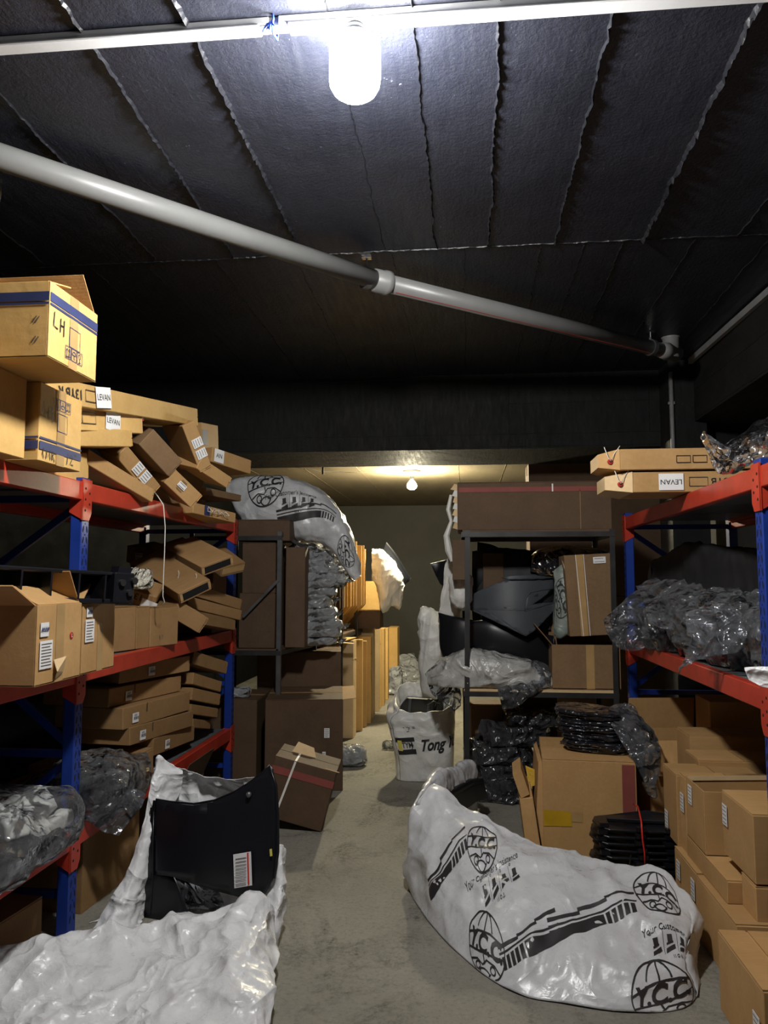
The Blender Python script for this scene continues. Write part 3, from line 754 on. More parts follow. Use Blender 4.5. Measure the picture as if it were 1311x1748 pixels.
ocr = [[(-.125, -.135), (-.135, -.12), (-.13, -.10), (-.118, -.095)], [(-.11, -.135), (-.105, -.10), (-.095, -.125), (-.085, -.10), (-.08, -.135)], [(-.068, -.135), (-.066, -.10), (-.05, -.108), (-.066, -.118), (-.048, -.138)],
       [(.045, -.135), (.052, -.09)], [(.068, -.105), (.078, -.092), (.09, -.102), (.07, -.13), (.094, -.132)], [(.105, -.085), (.107, -.095)], [(.114, -.085), (.116, -.095)]]
lh_box('brown carton lettered LH and 12, blue stripe at its foot, on the left top shelf', mtx_from((-1.565-.18, yx, Z1), 90), d, True, ocr)
carton('plain brown carton at the near end of the left top shelf under the open one', mtx_from((-1.60-.2, 2.40, Z1), 90), (.55, .4, .30), 'card_yellow')
d = (.34, .40, .262)
ub = lh_box('open brown carton with blue stripes lettered LH, topmost at far left', mtx_from((-1.372-.2, 2.57, Z1+.302), 90), d, False)
def flap_on(root, d, side, hgt, ang, mat, shrink=.01, name='flap'):
    """hinged flap on the rim of an open carton; ang 0 = upright, + = outwards"""
    L, W, H = d; a = R(ang)
    if side in ('+x', '-x'):
        s_ = 1 if side == '+x' else -1; c = V3((s_*(L/2-.003), 0, H)); hw = W/2-shrink; dr = V3((s_*math.sin(a), 0, math.cos(a))); e = V3((0, 1, 0))
    else:
        s_ = 1 if side == '+y' else -1; c = V3((0, s_*(W/2-.003), H)); hw = L/2-shrink; dr = V3((0, s_*math.sin(a), math.cos(a))); e = V3((1, 0, 0))
    n = e.cross(dr)*.0022
    mb = MB(); pts = [c-e*hw, c+e*hw, c+e*(hw-.008)+dr*hgt, c-e*(hw-.008)+dr*hgt]
    mb.add([p-n for p in pts]+[p+n for p in pts], [(0,3,2,1), (4,5,6,7), (0,1,5,4), (1,2,6,5), (2,3,7,6), (3,0,4,7)])
    return part(name, mb, mat, root)
flap_on(ub, d, '-x', .17, -76, 'card_yellow'); flap_on(ub, d, '+x', .15, -34, 'card'); flap_on(ub, d, '-y', .15, -89, 'card'); flap_on(ub, d, '+y', .17, 30, 'card')
for z in (.06, .13, .21): on_face(ub, d, '-x', stroke_poly([[(.14, z-.131-.012), (.155, z-.131+.012)], [(.15, z-.131-.014), (.165, z-.131+.01)]], .0035), 'ink_grey', 'staple')

GT = 'long cartons heaped on the left top shelf'
def levan(b, d, face, x, y, rot=0, sc=1.0, flipped=False):
    sticker(b, d, face, x, y, .125*sc, .088*sc, rot=rot+(180 if flipped else 0), text='LEVAN', tsize=.037*sc, bold=.008, label='white paper label lettered LEVAN')
c, d = facebar('long carton labelled LEVAN and 13YB R, topmost of the left heap', (60, 658), 2.80, (338, 712), 4.45, .34, .105, mat='card_yellow', group=GT)
levan(c, d, '-y', face_u(c, d, '-y', 176), .004, 4, 1.08)
on_face(c, d, '-y', xf_poly(text_poly('13YB R', .062, 0, .012), face_u(c, d, '-y', 121), 0, 1, 180), 'ink', 'lettering')
on_face(c, d, '-y', stroke_poly(rect_lines(face_u(c, d, '-y', 146), -.025, .09, .05), .004), 'ink', 'printed_frame')
c, d = facebar('long carton labelled LEVAN with two printed frames, second in the left heap', (45, 706), 2.86, (243, 722), 3.75, .34, .11, mat='card_yellow', flaps=None, group=GT)
levan(c, d, '-y', face_u(c, d, '-y', 192), -.006, -8, 1.0)
for x in (face_u(c, d, '-y', 115), face_u(c, d, '-y', 141)): on_face(c, d, '-y', stroke_poly(rect_lines(x, -.022, .105, .05), .004), 'ink', 'printed_frame')
# pale tapered end with button
E0 = d[0]/2; mb = MB()
mb.add([(E0, -.17, .004), (E0, .17, .004), (E0, .17, .106), (E0, -.17, .106), (E0+.15, -.04, .015), (E0+.15, .15, .015), (E0+.15, .15, .075), (E0+.15, -.04, .075)], [(0,1,2,3), (7,6,5,4), (0,4,5,1), (1,5,6,2), (2,6,7,3), (3,7,4,0)])
pe = part('tapered_end', mb, 'card_pale', c)
tie_tag(c, (d[0]+.12, .30, .11), '-y', d[0]/2+.02, .02, 2)
c, d = facebar('long carton with a plain side and torn end, third in the left heap', (20, 742), 2.84, (226, 748), 3.62, .34, .085, mat='card_yellow', group=GT)
tie_tag(c, d, '+x', -.1, .0, 3)
c, d = facebar('crushed carton with an open crinkled end lying behind the 12 carton', (60, 792), 2.95, (150, 797), 3.42, .26, .135, mat='card_yellow', flaps=None, group=GT)
rg = random.Random(8)
for k in range(7):
    y0 = -.12+.04*k; part('crinkled_flap', MB().prism([(0, 0), (.035, .004), (.05, .05+rg.uniform(0, .05)), (.01, .11)], lambda a, b, t_, y0=y0: V3((d[0]/2+a-.01, y0+t_+b*.1, b+.012)), 0, .034), 'card_edge' if k % 2 else 'card_yellow', c)
for lab, a, ya, b, yb, W, H, ro, mt, ls in (  # the darker card tone below paints in the shade within the heap
    ('carton sloping down over the red beam beside the crushed one', (150, 778), 3.45, (262, 846), 3.95, .20, .075, 0, 'card', 0),
    ('carton with two white stickers sloping down from under the LEVAN cartons', (208, 770), 3.75, (266, 838), 4.02, .22, .085, 25, 'card', 2),
    ('shade-darkened carton wedged beneath the topmost LEVAN carton', (250, 745), 3.9, (300, 800), 4.1, .30, .12, 20, 'card_mid', 0),
    ('carton with two white stickers standing steeply under the end of the topmost one', (322, 722), 4.25, (352, 800), 4.40, .24, .09, 20, 'card', 2),
    ('small carton sloping right below the steep stickered one', (340, 790), 4.35, (392, 824), 4.6, .2, .075, 15, 'card', 0),
    ('carton with a slim sticker propped on the left red beam', (290, 812), 4.10, (336, 856), 4.25, .26, .10, 18, 'card', 1),
    ('shade-darkened carton lying low at the back of the left heap', (285, 790), 4.5, (345, 830), 4.75, .3, .11, 10, 'card_mid', 0),
    ('flat shade-darkened carton near the far end of the left top shelf', (352, 838), 4.8, (412, 850), 5.35, .3, .05, 0, 'card_mid', 0)):
    c, d = facebar(lab, a, ya, b, yb, W, H, ro, mat=mt, group=GT)
    for k in range(ls):
        sticker(c, d, '-y', -.02+.07*k, .005, .055, H*.75 if ls == 2 else .03, lines=print_lines(.055, H*.7, 4, k), rot=0)
c, d = facebar('short carton labelled with half of LEVAN at the far end of the heap', (362, 775), 4.75, (428, 797), 5.1, .3, .10, 0, mat='card', group=GT)
sticker(c, d, '-y', -.13, .0, .09, .085, text='AN', tsize=.04, bold=.01, label='white paper label lettered AN')
tie_tag(c, d, '+x', .0, .01, 5)
c, d = facebar('small carton end with a navy band peeping out above the heap', (345, 746), 4.9, (373, 750), 5.2, .16, .20, 0, mat='card', group=GT)
on_face(c, d, '-y', rect_poly(-d[0]/2, -.05, .1, .1), 'ink_blue', 'printed_band'); tie_tag(c, d, '+x', 0, 0, 6)
c, d = facebar('small carton with navy tape and loose strings on the far beam', (330, 866), 4.55, (402, 884), 5.0, .2, .07, 0, mat='card', group=GT)
on_face(c, d, '-y', rect_poly(-.12, -.03, .06, .06), 'ink_blue', 'printed_band'); tie_tag(c, d, '+x', 0, 0, 7)
for k in range(4): part('tie_string', MB().tube([V3((-.1+.06*k+.03*math.sin(i), -.115-.01*(i % 3), .06-.035*abs(math.sin(i*.7+k)))) for i in range(9)], .002, 5), 'string', c, smooth=True)
sg = thing('hanging_string', 'long white string hanging from the left top shelf past the cartons', 'string', aty(275, 852, 4.12))
p0 = aty(275, 852, 4.12); part('cord', MB().tube([aty(x, y, yy)-p0 for x, y, yy in ((262, 838, 4.15), (270, 848, 4.08), (279, 862, 4.06), (282, 900, 4.06), (281, 940, 4.06), (279, 985, 4.06), (278, 1018, 4.07), (281, 1028, 4.08), (275, 1033, 4.1))], .0028, 6), 'string', sg, smooth=True)

# ------------------------------------------------------------------ left rack: middle shelf
def open_box(label, mtx, d, mat, fl, group=None, **kw):
    b = carton(label, mtx, d, mat, flaps=None, open_top=True, group=group, **kw)
    for side, h_, a_ in fl: flap_on(b, d, side, h_, a_, mat)
    return b
d = (.32, .42, .285)
b1 = open_box('open carton with blue-struck label and red dot at the near left shelf edge', mtx_from((-1.49-.21, 2.765, Z2), 90), d, 'card', (('-x', .15, 62), ('+x', .14, -28), ('-y', .16, -66), ('+y', .16, 20)))
sticker(b1, d, '-y', -.115, .055, .055, .05, label='white sticker with blue scribble'); on_face(b1, d, '-y', stroke_poly([[(-.138+.005*i, .05+.012*(i % 2)) for i in range(10)]], .009), 'ink_blue', 'scribble', .0085)
sticker(b1, d, '-y', -.10, -.035, .085, .10, lines=print_lines(.085, .1, 8, 1), label='white sticker with fine print')
on_face(b1, d, '-y', rect_poly(-.03, -.142, .06, .284), 'tape', 'tape_strip')
c_, u_, v_, n_ = face_frame(d, '-y'); q = c_+u_*.085+v_*.02
part('round_sticker', MB().tube([q+n_*.001, q+n_*.0025], .013, 14), 'button_red', b1); on_face(b1, d, '-y', xf_poly(text_poly('L', .02, 0, .02), .085, .02), 'paper', 'lettering', .004)
mb = MB(); mb.add([c_+u_*a+v_*b+n_*o for a, b, o in ((-.04, -.06, .002), (-.005, -.05, .03), (.015, -.075, .012), (.02, -.11, .006), (-.03, -.13, .004), (-.05, -.10, .022))], [(0,1,2,3,4,5)]); solid(part('torn_flap', mb, 'card_pale', b1), .003)
d = (.29, .40, .28)
b2_ = open_box('carton with cut corner and printed stickers beside the open one', mtx_from((-1.50-.2, 3.10, Z2), 90), d, 'card', (('-x', .12, -50), ('-y', .15, -78), ('+y', .15, -75)))
sticker(b2_, d, '-y', -.095, .105, .05, .04, label='white sticker with blue scribble'); on_face(b2_, d, '-y', stroke_poly([[(-.112+.004*i, .10+.01*(i % 2)) for i in range(9)]], .007), 'ink_blue', 'scribble', .0085)
sticker(b2_, d, '-y', -.09, .03, .075, .09, lines=print_lines(.075, .09, 7, 2), label='white sticker with fine print')
on_face(b2_, d, '-y', rect_poly(-.015, -.14, .05, .20), 'tape', 'tape_strip')
# black plastic cross member lying on the two boxes
A, B = aty(214, 1006, 3.16), aty(-120, 992, 2.45)
m, L = mtx_axis(B, A, (0,0,1), 0, .13)
cm = thing('bumper_beam', 'long black plastic cross member lying on the open cartons', 'car part', m)
part('upper_rail', MB().box((0, .02, .125), (L, .11, .016)), 'black_plastic', cm, bevel=.004); part('lower_rail', MB().box((0, .01, .012), (L, .09, .02)), 'black_plastic', cm, bevel=.004)
part('web', MB().box((0, .05, .07), (L, .012, .11)), 'black_plastic', cm, bevel=.003)
for k in range(7): part('rib', MB().box((-L/2+.06+k*L/6.6, .0, .068), (.008, .09, .10)), 'black_plastic', cm)
part('end_block', MB().box((L/2-.05, -.005, .07), (.10, .11, .125)), 'black_plastic', cm, bevel=.006); part('end_clip', MB().prism([(-.03, 0), (.035, 0), (.05, .03), (-.02, .035)], lambda a, b, t_: V3((L/2-.04+a, -.03+t_, .125+b)), 0, .05), 'black_plastic', cm)
for x, z in ((.03, .05), (-.01, .09), (.05, .1)): part('boss', MB().tube([(L/2-.06+x, -.06, z), (L/2-.06+x, -.075, z)], .014, 12), 'black_matt', cm)

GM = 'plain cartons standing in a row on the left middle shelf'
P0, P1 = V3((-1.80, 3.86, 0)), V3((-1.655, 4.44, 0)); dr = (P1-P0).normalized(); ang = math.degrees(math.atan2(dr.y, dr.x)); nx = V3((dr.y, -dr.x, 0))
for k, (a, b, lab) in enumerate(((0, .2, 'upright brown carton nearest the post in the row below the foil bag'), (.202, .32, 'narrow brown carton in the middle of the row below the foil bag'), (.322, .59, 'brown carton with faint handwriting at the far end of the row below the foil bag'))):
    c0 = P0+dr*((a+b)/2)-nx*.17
    c = carton(lab, mtx_from((c0.x, c0.y, Z2), ang), (b-a-.003, .34, .232-.006*k), 'card_shade', group=GM, tape=False)
    if k == 2: on_face(c, (b-a, .34, .22), '-y', stroke_poly([[(-.07, .0), (-.06, .02), (-.055, -.005), (-.04, .02)], [(-.05, -.045), (-.045, -.07)], [(-.03, -.045), (-.02, -.05), (-.03, -.07)]], .003), 'ink_grey', 'handwriting', .003)
GJ = 'long cartons tumbled on the left middle shelf'
for lab, a, ya, b, yb, W, H, ro, mt, ls in (  # darker card tones here put the shelf's shade into the colour
    ('long carton sloping from upper left towards the row of boxes on the middle shelf', (222, 968), 4.75, (306, 1022), 4.42, .22, .075, 25, 'card_shade', 0),
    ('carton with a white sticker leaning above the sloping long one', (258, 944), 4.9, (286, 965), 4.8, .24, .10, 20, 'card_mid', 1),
    ('long carton with an open dark end pointing right on the middle shelf', (278, 940), 4.9, (343, 976), 4.65, .24, .07, 20, 'card_shade', 0),
    ('short carton high at the far end of the middle shelf', (342, 948), 5.2, (378, 976), 5.1, .2, .085, 12, 'card_shade', 0),
    ('larger carton tilted down at the front of the middle shelf heap', (298, 1038), 4.45, (348, 1068), 4.6, .24, .11, 15, 'card_shade', 0),
    ('uppermost of three long cartons stacked by the far post', (320, 1003), 4.75, (412, 1032), 5.4, .3, .075, 5, 'card_shade', 0),
    ('middle one of three long cartons stacked by the far post', (322, 1027), 4.75, (412, 1050), 5.4, .3, .075, 3, 'card_shade', 0),
    ('lowest of three long cartons stacked by the far post', (338, 1054), 4.8, (402, 1066), 5.35, .3, .08, 0, 'card_shade', 0),
    ('shade-darkened carton half hidden behind the sticker carton on the middle shelf', (215, 945), 5.1, (262, 960), 5.0, .25, .12, 10, 'card_mid', 1),
    ('carton printed with dark lettering lying under the foil bag', (208, 1012), 4.25, (262, 1030), 4.3, .22, .085, 20, 'card_shade', 0)):
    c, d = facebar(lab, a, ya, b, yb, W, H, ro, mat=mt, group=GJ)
    if ls: sticker(c, d, '-y', .0, .0, .07, .07, rot=10, lines=print_lines(.07, .06, 3, 3))
    if 'lettering' in lab:
        on_face(c, d, '-y', xf_poly(text_poly('13YB', .055, 0, .015), -.03, .01, 1, 180), 'ink', 'lettering'); sticker(c, d, '-y', .07, -.015, .09, .05, rot=-4)
    if 'open dark end' in lab or 'upper left' in lab: part('open_end', MB().box((d[0]/2+.006, 0, d[2]/2), (.002, d[1]*.8, d[2]*.6)), 'hole', c)
for lab, px, py, yy, dd in (('brown carton standing behind the near left post', 157, 975, 3.75, (.3, .3, .30)), ('brown carton at the back of the middle shelf near the first post', 100, 975, 3.95, (.35, .28, .27)), ('tall carton at the back of the far middle shelf', 368, 1050, 5.45, (.32, .3, .42))):
    p = aty(px, py, yy); carton(lab, mtx_from((p.x-.12, yy, Z2), 90), dd, 'card_mid', group='cartons at the back of the left middle shelf')
fb = thing('foil_bag', 'crinkled silvery bag lying among the cartons above the row of boxes', 'bag', aty(234, 1006, 4.2))
part('wrap', blob_mb((.15, .10, .11), 40, 26, .5, .012, 14, 4, .02, 22), 'foil', fb, smooth=True)
for k, (px, py) in enumerate(((304, 985), (311, 1000), (334, 990))):
    p = aty(px, py, 4.55); s2 = thing('loose_string', ('short loop of white string hanging in the gap left of the stacked cartons', 'wavy white string end beside the shorter loop', 'thin white string dangling under the open-ended carton')[k], 'string', p, 'strings among the middle shelf cartons')
    part('cord', MB().tube([(.004*math.sin(i*1.3), .002*i, .04-.014*i) for i in range(8)], .0022, 5), 'string', s2, smooth=True)

# ------------------------------------------------------------------ left rack: lower shelf
GS = 'long cartons piled on the left lower shelf'
for k, (lab, a, ya, b, yb, H) in enumerate((
    ('lowest stickered long carton of the pile on the left lower shelf', (262, 1276), 4.35, (332, 1250), 4.95, .10),
    ('second long carton from the bottom of the pile, sticker at its left end', (222, 1258), 4.10, (330, 1226), 4.85, .095),
    ('middle long carton of the pile with a notch and sticker', (210, 1228), 4.05, (324, 1196), 4.80, .115),
    ('second long carton from the top of the pile in shadow', (186, 1192), 4.05, (309, 1166), 4.80, .10),
    ('topmost shadowed long carton of the pile on the left lower shelf', (204, 1152), 4.15, (324, 1132), 4.85, .10))):
    c, d = facebar(lab, a, ya, b, yb, .42, H, 0, mat='card_shade', group=GS, flaps='end', tape=False)
    xx = (-.12, -.25, -.26, -.2, -.06)[k]
    s_ = sticker(c, d, '-y', xx, -.008, .062, .052, label='white barcode sticker')
    c_, u_, v_, n_ = face_frame(d, '-y'); mb = MB()
    for i in range(9):
        w_ = .002+.0018*((i*7) % 3); q = c_+u_*(xx-.022+.0055*i)+v_*(-.018)+n_*.0062; mb.add([q, q+u_*w_, q+u_*w_+v_*.016, q+v_*.016], [(0,1,2,3)])
    part('barcode', mb, 'ink_grey', s_); on_face(c, d, '-y', xf_poly(text_poly('6202', .016, 0, .01), xx, .006), 'ink', 'lettering', .0062, s_)
    if k in (1, 2, 3): on_face(c, d, '-y', rect_poly(-.14, d[2]/2-.05, .006, .05), 'hole', 'notch', .0016)
for k, (lab, a, b, H) in enumerate((
    ('topmost carton of the far pile on the left lower shelf', (330, 1122), (388, 1140), .085), ('second carton of the far pile, tilted down', (330, 1158), (378, 1172), .075), ('third carton of the far pile on the lower shelf', (328, 1184), (376, 1194), .08),
    ('fourth carton of the far pile on the lower shelf', (326, 1210), (372, 1217), .065), ('lowest short carton of the far pile', (330, 1234), (360, 1237), .06))):
    facebar(lab, a, 4.95, b, 5.35, .4, H, 0, mat='card_shade', group='cartons in the far pile of the left lower shelf', tape=False)
p = atz(146, 1318, Z3); q = atz(262, 1300, Z3)
c = carton('large flat carton with a white sticker on top beside the near left post', mtx_from((-1.77-.22, 4.10, Z3), 88), (.50, .46, .135), 'card_shade', flaps='top')
sticker(c, (.50, .46, .135), '+z', -.15, -.05, .07, .035, rot=8)
# floor boxes under the rack
c = open_box('brown carton on the floor behind the near left post, flap folded up', mtx_from((-1.75-.25, 3.86, 0), 86), (.55, .5, .36), 'card_shade', (('-y', .2, -35), ('+y', .2, -60), ('-x', .2, -20)))
carton('closed carton lying on the floor at the bottom left corner', mtx_from((-2.03, 3.0, 0), 84), (.52, .46, .21), 'card_shade', flaps='top')
open_box('open carton low beneath the far bay of the left rack', mtx_from((-1.9, 4.75, 0), 90), (.5, .45, .30), 'card_dark', (('-y', .18, 25), ('+y', .18, 10)))

carton('dark carton at the back of the near bay behind the black cross member', mtx_from((-2.24, 2.75, Z2), 90), (.6, .3, .5), 'card_mid')

carton('long low carton lying under the far part of the left top heap', mtx_from((-1.99, 4.75, Z1), 90), (1.0, .42, .17), 'card_mid')

# ------------------------------------------------------------------ pouches: bags lofted through stations given in the photo
def pouch_grid(st, nu=60, nv=36, amp=.012, s=7, seed=0, fa=.008, fs=10, e=.75):
    """st: (top px, bottom px, distance, thickness) per station along the bag"""
    sp = lambda c, p: math.copysign(abs(c)**p, c); rows = []
    for (tp, bp, y, th) in st:
        T, B = aty(tp[0], tp[1], y), aty(bp[0], bp[1], y); c = (T+B)/2; h = (T-B)/2; ring = []
        for k in range(17):
            a = 2*math.pi*k/16; ring.append(tuple(c+h*sp(math.cos(a), e)+V3((0, -th/2, 0))*sp(math.sin(a), e)))
        rows.append(ring)
    G = loft(rows, nu, nv); 
    if amp: G = crumple(G, amp, s, seed, fa, fs)
    G[:, -1] = G[:, 0]; return G
def pouch(name, label, cat, st, mat, group=None, cname='wrap', floor_z=None, **k):
    G = pouch_grid(st, **k)
    if floor_z is not None: G[:, :, 2] = np.maximum(G[:, :, 2], floor_z)
    c = G.reshape(-1, 3).mean(0); c[2] = G[:, :, 2].min(); root = thing(name, label, cat, V3(c), group); G = G-c
    mb = MB().grid(G); nv = G.shape[1]
    for row in (0, G.shape[0]-1): mb.f.append(tuple(row*nv+j for j in (range(nv-1) if row else range(nv-2, -1, -1))))
    part(cname, mb, mat, root, smooth=True); root['_g'] = 0; del root['_g']
    return root, G, c
def sheet(name, rows, mat, parent, nu=60, nv=60, amp=.012, s=7, seed=0, fa=.006, fs=10, th=.002, org=(0,0,0), floor_z=None):
    """rows of (px, py, distance): a crumpled sheet"""
    rr = [[tuple(aty(*q)) if not isinstance(q, V3) else tuple(q) for q in r_] for r_ in rows]
    G = crumple(loft(rr, nu, nv), amp, s, seed, fa, fs)
    if floor_z is not None: G[:, :, 2] = np.maximum(G[:, :, 2], floor_z)
    G = G-np.array(org); o = part(name, MB().grid(G), mat, parent, smooth=True); solid(o, th)
    return o, G

# ------------------------------------------------------------------ bags on the left lower shelf
bg = thing('plastic_bag', 'clear plastic bag of dark parts sagging over the red beam by the near left post', 'bag', (-1.80, 3.72, Z3))
part('dark_contents', blob_mb((.32, .50, .15), 44, 26, .55, .03, 7, 2, .02, 11), 'film_dark', bg, smooth=True)
part('film', blob_mb((.42, .62, .20), 60, 36, .55, .03, 8, 5, .035, 9), 'film_milky', bg, smooth=True)
part('green_piece', blob_mb((.06, .10, .05), 20, 12, .5, .006, 20, 3, .0, 9), 'green_plastic', bg, smooth=True).location = (.12, .10, .10)
sheet('film_tail', [[(150, 1345, 3.52), (185, 1340, 3.6), (225, 1345, 3.7), (250, 1350, 3.78)], [(140, 1385, 3.48), (180, 1385, 3.52), (222, 1380, 3.6), (240, 1378, 3.66)], [(175, 1420, 3.50), (192, 1424, 3.52), (206, 1425, 3.54), (214, 1400, 3.58)]], 'film_milky', bg, 30, 36, .014, 9, 3, .01, 12, .0008, (-1.80, 3.72, Z3))
bg = thing('plastic_bag', 'clear plastic bag of white foam and black parts at the near left shelf', 'bag', (-1.80, 2.82, Z3))
part('black_contents', blob_mb((.42, .66, .13), 44, 24, .5, .02, 8, 7, .015, 12), 'black_plastic', bg, smooth=True)
fm = part('foam_block', blob_mb((.26, .34, .08), 60, 34, .4, .035, 11, 9, .05, 14), 'foam_white', bg, smooth=True); fm.location = (-.0, .14, .125)
fm = part('foam_strip', blob_mb((.06, .26, .06), 24, 16, .5, .008, 12, 2, .005, 16), 'foam_white', bg, smooth=True); fm.location = (.17, .20, .09)
part('film', blob_mb((.54, .84, .245), 64, 40, .6, .02, 6, 12, .02, 8), 'film_clear', bg, smooth=True)
bg = thing('foam_pack', 'grey wrapped pack with a strip of white foam behind the near left post', 'bag', (-2.06, 3.07, Z3))
part('wrap', blob_mb((.30, .42, .20), 36, 22, .5, .02, 7, 3, .01, 10), 'film_dark', bg, smooth=True)
part('foam_strip', blob_mb((.10, .30, .07), 30, 16, .5, .012, 10, 6, .01, 12), 'foam_white', bg, smooth=True).location = (.02, 0, .185)

# ------------------------------------------------------------------ front left: fender standing in a white sack
FO = V3((-1.05, 3.52, 0))
fd = thing('car_fender', 'black plastic fender with a white label standing in the opened sack', 'car part', FO)
def fpt(px, py): 
    y = 3.56-.0006*(px-260) + .0004*max(0, 1500-py)
    return aty(px, py, y)-FO
outl = [(267, 1364), (290, 1368), (332, 1372), (366, 1366), (400, 1352), (427, 1335), (450, 1317), (460, 1306), (467, 1312), (471, 1350), (473, 1393), (473, 1454), (467, 1499), (456, 1522), (439, 1536), (400, 1524), (343, 1508), (297, 1494), (262, 1492), (262, 1423)]
def fpanel(poly, off0, off1, bulge=.03):
    """curved panel from a photo outline, triangulated finely enough to bulge"""
    bm = bmesh.new(); vs_ = [bm.verts.new((x, y, 0)) for x, y in poly]; bm.faces.new(vs_)
    bmesh.ops.triangulate(bm, faces=bm.faces[:])
    for ax, lo, hi in ((0, 200, 480), (1, 1290, 1600)):
        for k in range(1, 16):
            co = V3((0,0,0)); no = V3((0,0,0)); co[ax] = lo+(hi-lo)*k/16; no[ax] = 1
            bmesh.ops.bisect_plane(bm, geom=list(bm.verts)+list(bm.edges)+list(bm.faces), plane_co=co, plane_no=no)
    bm.verts.index_update(); mb = MB()
    mb.add([fpt(v.co.x, v.co.y)+V3((0, -bulge*math.sin(math.pi*min(1, max(0, (v.co.x-255)/220))), 0)) for v in bm.verts], [[v.index for v in f.verts] for f in bm.faces]); bm.free(); return mb
o = part('outer_panel', fpanel(outl, 0, 1), 'black_plastic', fd, smooth=True); solid(o, .004)
o = part('side_flange', fpanel([(262, 1366), (268, 1366), (263, 1492), (296, 1494), (322, 1556), (335, 1575), (210, 1590), (224, 1545), (244, 1488), (252, 1430)], 0, 1, .012), 'black_plastic', fd, smooth=True); solid(o, .005)
part('edge_flange', MB().tube([fpt(461, 1307)+V3((0,-.008,0)), fpt(471, 1340), fpt(474, 1393), fpt(474, 1454), fpt(468, 1499)], [.004, .007, .008, .008, .006], 8), 'black_plastic', fd, smooth=True)
part('arch_lip', MB().tube([fpt(*q)+V3((0,-.004,0)) for q in outl[:8]], .005, 8), 'black_plastic', fd, smooth=True)
part('crease', MB().tube([fpt(263, 1385)+V3((0,-.006,0)), fpt(262, 1440)+V3((0,-.008,0)), fpt(262, 1492)+V3((0,-.006,0)), fpt(258, 1560)], .005, 8), 'black_plastic', fd, smooth=True)
q = fpt(428, 1353)+V3((0,-.03,0)); part('bolt_cap', MB().tube([q, q+V3((0,-.012,0))], [.013, .011], 16), 'steel_grey', fd, smooth=True)
def flabel(name, corners, mat, off=.030, parent=fd):
    mb = MB(); pts = [fpt(*c)+V3((0, -off, 0)) for c in corners]; mb.add(pts+[p+V3((0, -.001, 0)) for p in pts], [(0,3,2,1), (4,5,6,7), (0,1,5,4), (1,2,6,5), (2,3,7,6), (3,0,4,7)]); return part(name, mb, mat, parent)
lb = flabel('paper_label', [(404, 1511), (434, 1506), (432, 1449), (402, 1454)], 'paper', .034)
flabel('red_line', [(427, 1505), (429.5, 1504.6), (428, 1450.5), (425.5, 1451)], 'rubber_red', .0362, lb)
for k in range(9): flabel('printed_line', [(406+.2, 1507-5.6*k), (424, 1504-5.6*k), (424, 1503-5.6*k), (406, 1506-5.6*k)], 'ink_grey', .0362, lb)
flabel('yellow_note', [(463, 1459), (467, 1458), (466, 1446), (462, 1447)], 'yellow_note', .020)
for (a, b) in ((260, 1384), (253, 1412), (242, 1497)): part('clip_tab', MB().box(fpt(a, b), (.02, .006, .03)), 'black_plastic', fd)

WS = V3((-1.15, 3.2, 0))
wsk = thing('white_sack', 'big crumpled white woven sack spread over the floor at front left', 'sack', WS)
o, GW = sheet('front_fold', [
    [(-60, 1640, 2.95), (60, 1640, 3.02), (150, 1640, 3.20), (280, 1640, 3.42), (350, 1630, 3.42), (430, 1600, 3.42), (470, 1610, 3.40)],
    [(-60, 1622, 2.88), (75, 1598, 2.97), (150, 1583, 3.10), (280, 1564, 3.26), (350, 1550, 3.28), (430, 1528, 3.28), (462, 1570, 3.30)],
    [(-60, 1662, 2.76), (75, 1650, 2.84), (150, 1640, 2.95), (280, 1628, 3.00), (350, 1612, 3.04), (428, 1580, 3.08), (468, 1625, 3.14)],
    [(-60, 1740, 2.62), (75, 1728, 2.66), (150, 1716, 2.70), (280, 1700, 2.74), (350, 1690, 2.77), (425, 1668, 2.82), (466, 1680, 2.90)],
    [(-60, 1860, 2.42), (75, 1850, 2.45), (150, 1840, 2.48), (280, 1826, 2.50), (350, 1810, 2.54), (415, 1780, 2.60), (458, 1740, 2.74)],
    [(-60, 2080, 2.22), (75, 2080, 2.24), (150, 2070, 2.26), (280, 2040, 2.30), (350, 1990, 2.36), (400, 1900, 2.48), (440, 1790, 2.70)]],
    'sack_white', wsk, 130, 130, .050, 3.4, 3, .020, 6, .0015, WS, .004)
GW2 = None
o, _ = sheet('back_fold', [
    [(262, 1312, 3.74), (285, 1303, 3.76), (330, 1320, 3.76), (380, 1328, 3.74), (438, 1326, 3.70)],
    [(258, 1345, 3.76), (300, 1345, 3.80), (340, 1355, 3.80), (390, 1360, 3.78), (440, 1362, 3.72)],
    [(244, 1420, 3.74), (290, 1430, 3.80), (340, 1440, 3.80), (400, 1440, 3.78), (450, 1440, 3.72)],
    [(214, 1500, 3.66), (270, 1500, 3.74), (340, 1510, 3.76), (400, 1520, 3.74), (462, 1520, 3.66)],
    [(150, 1608, 3.48), (230, 1600, 3.62), (320, 1600, 3.68), (400, 1600, 3.64), (476, 1590, 3.54)]], 'sack_white', wsk, 80, 70, .02, 6, 5, .014, 9, .0015, WS, .004)
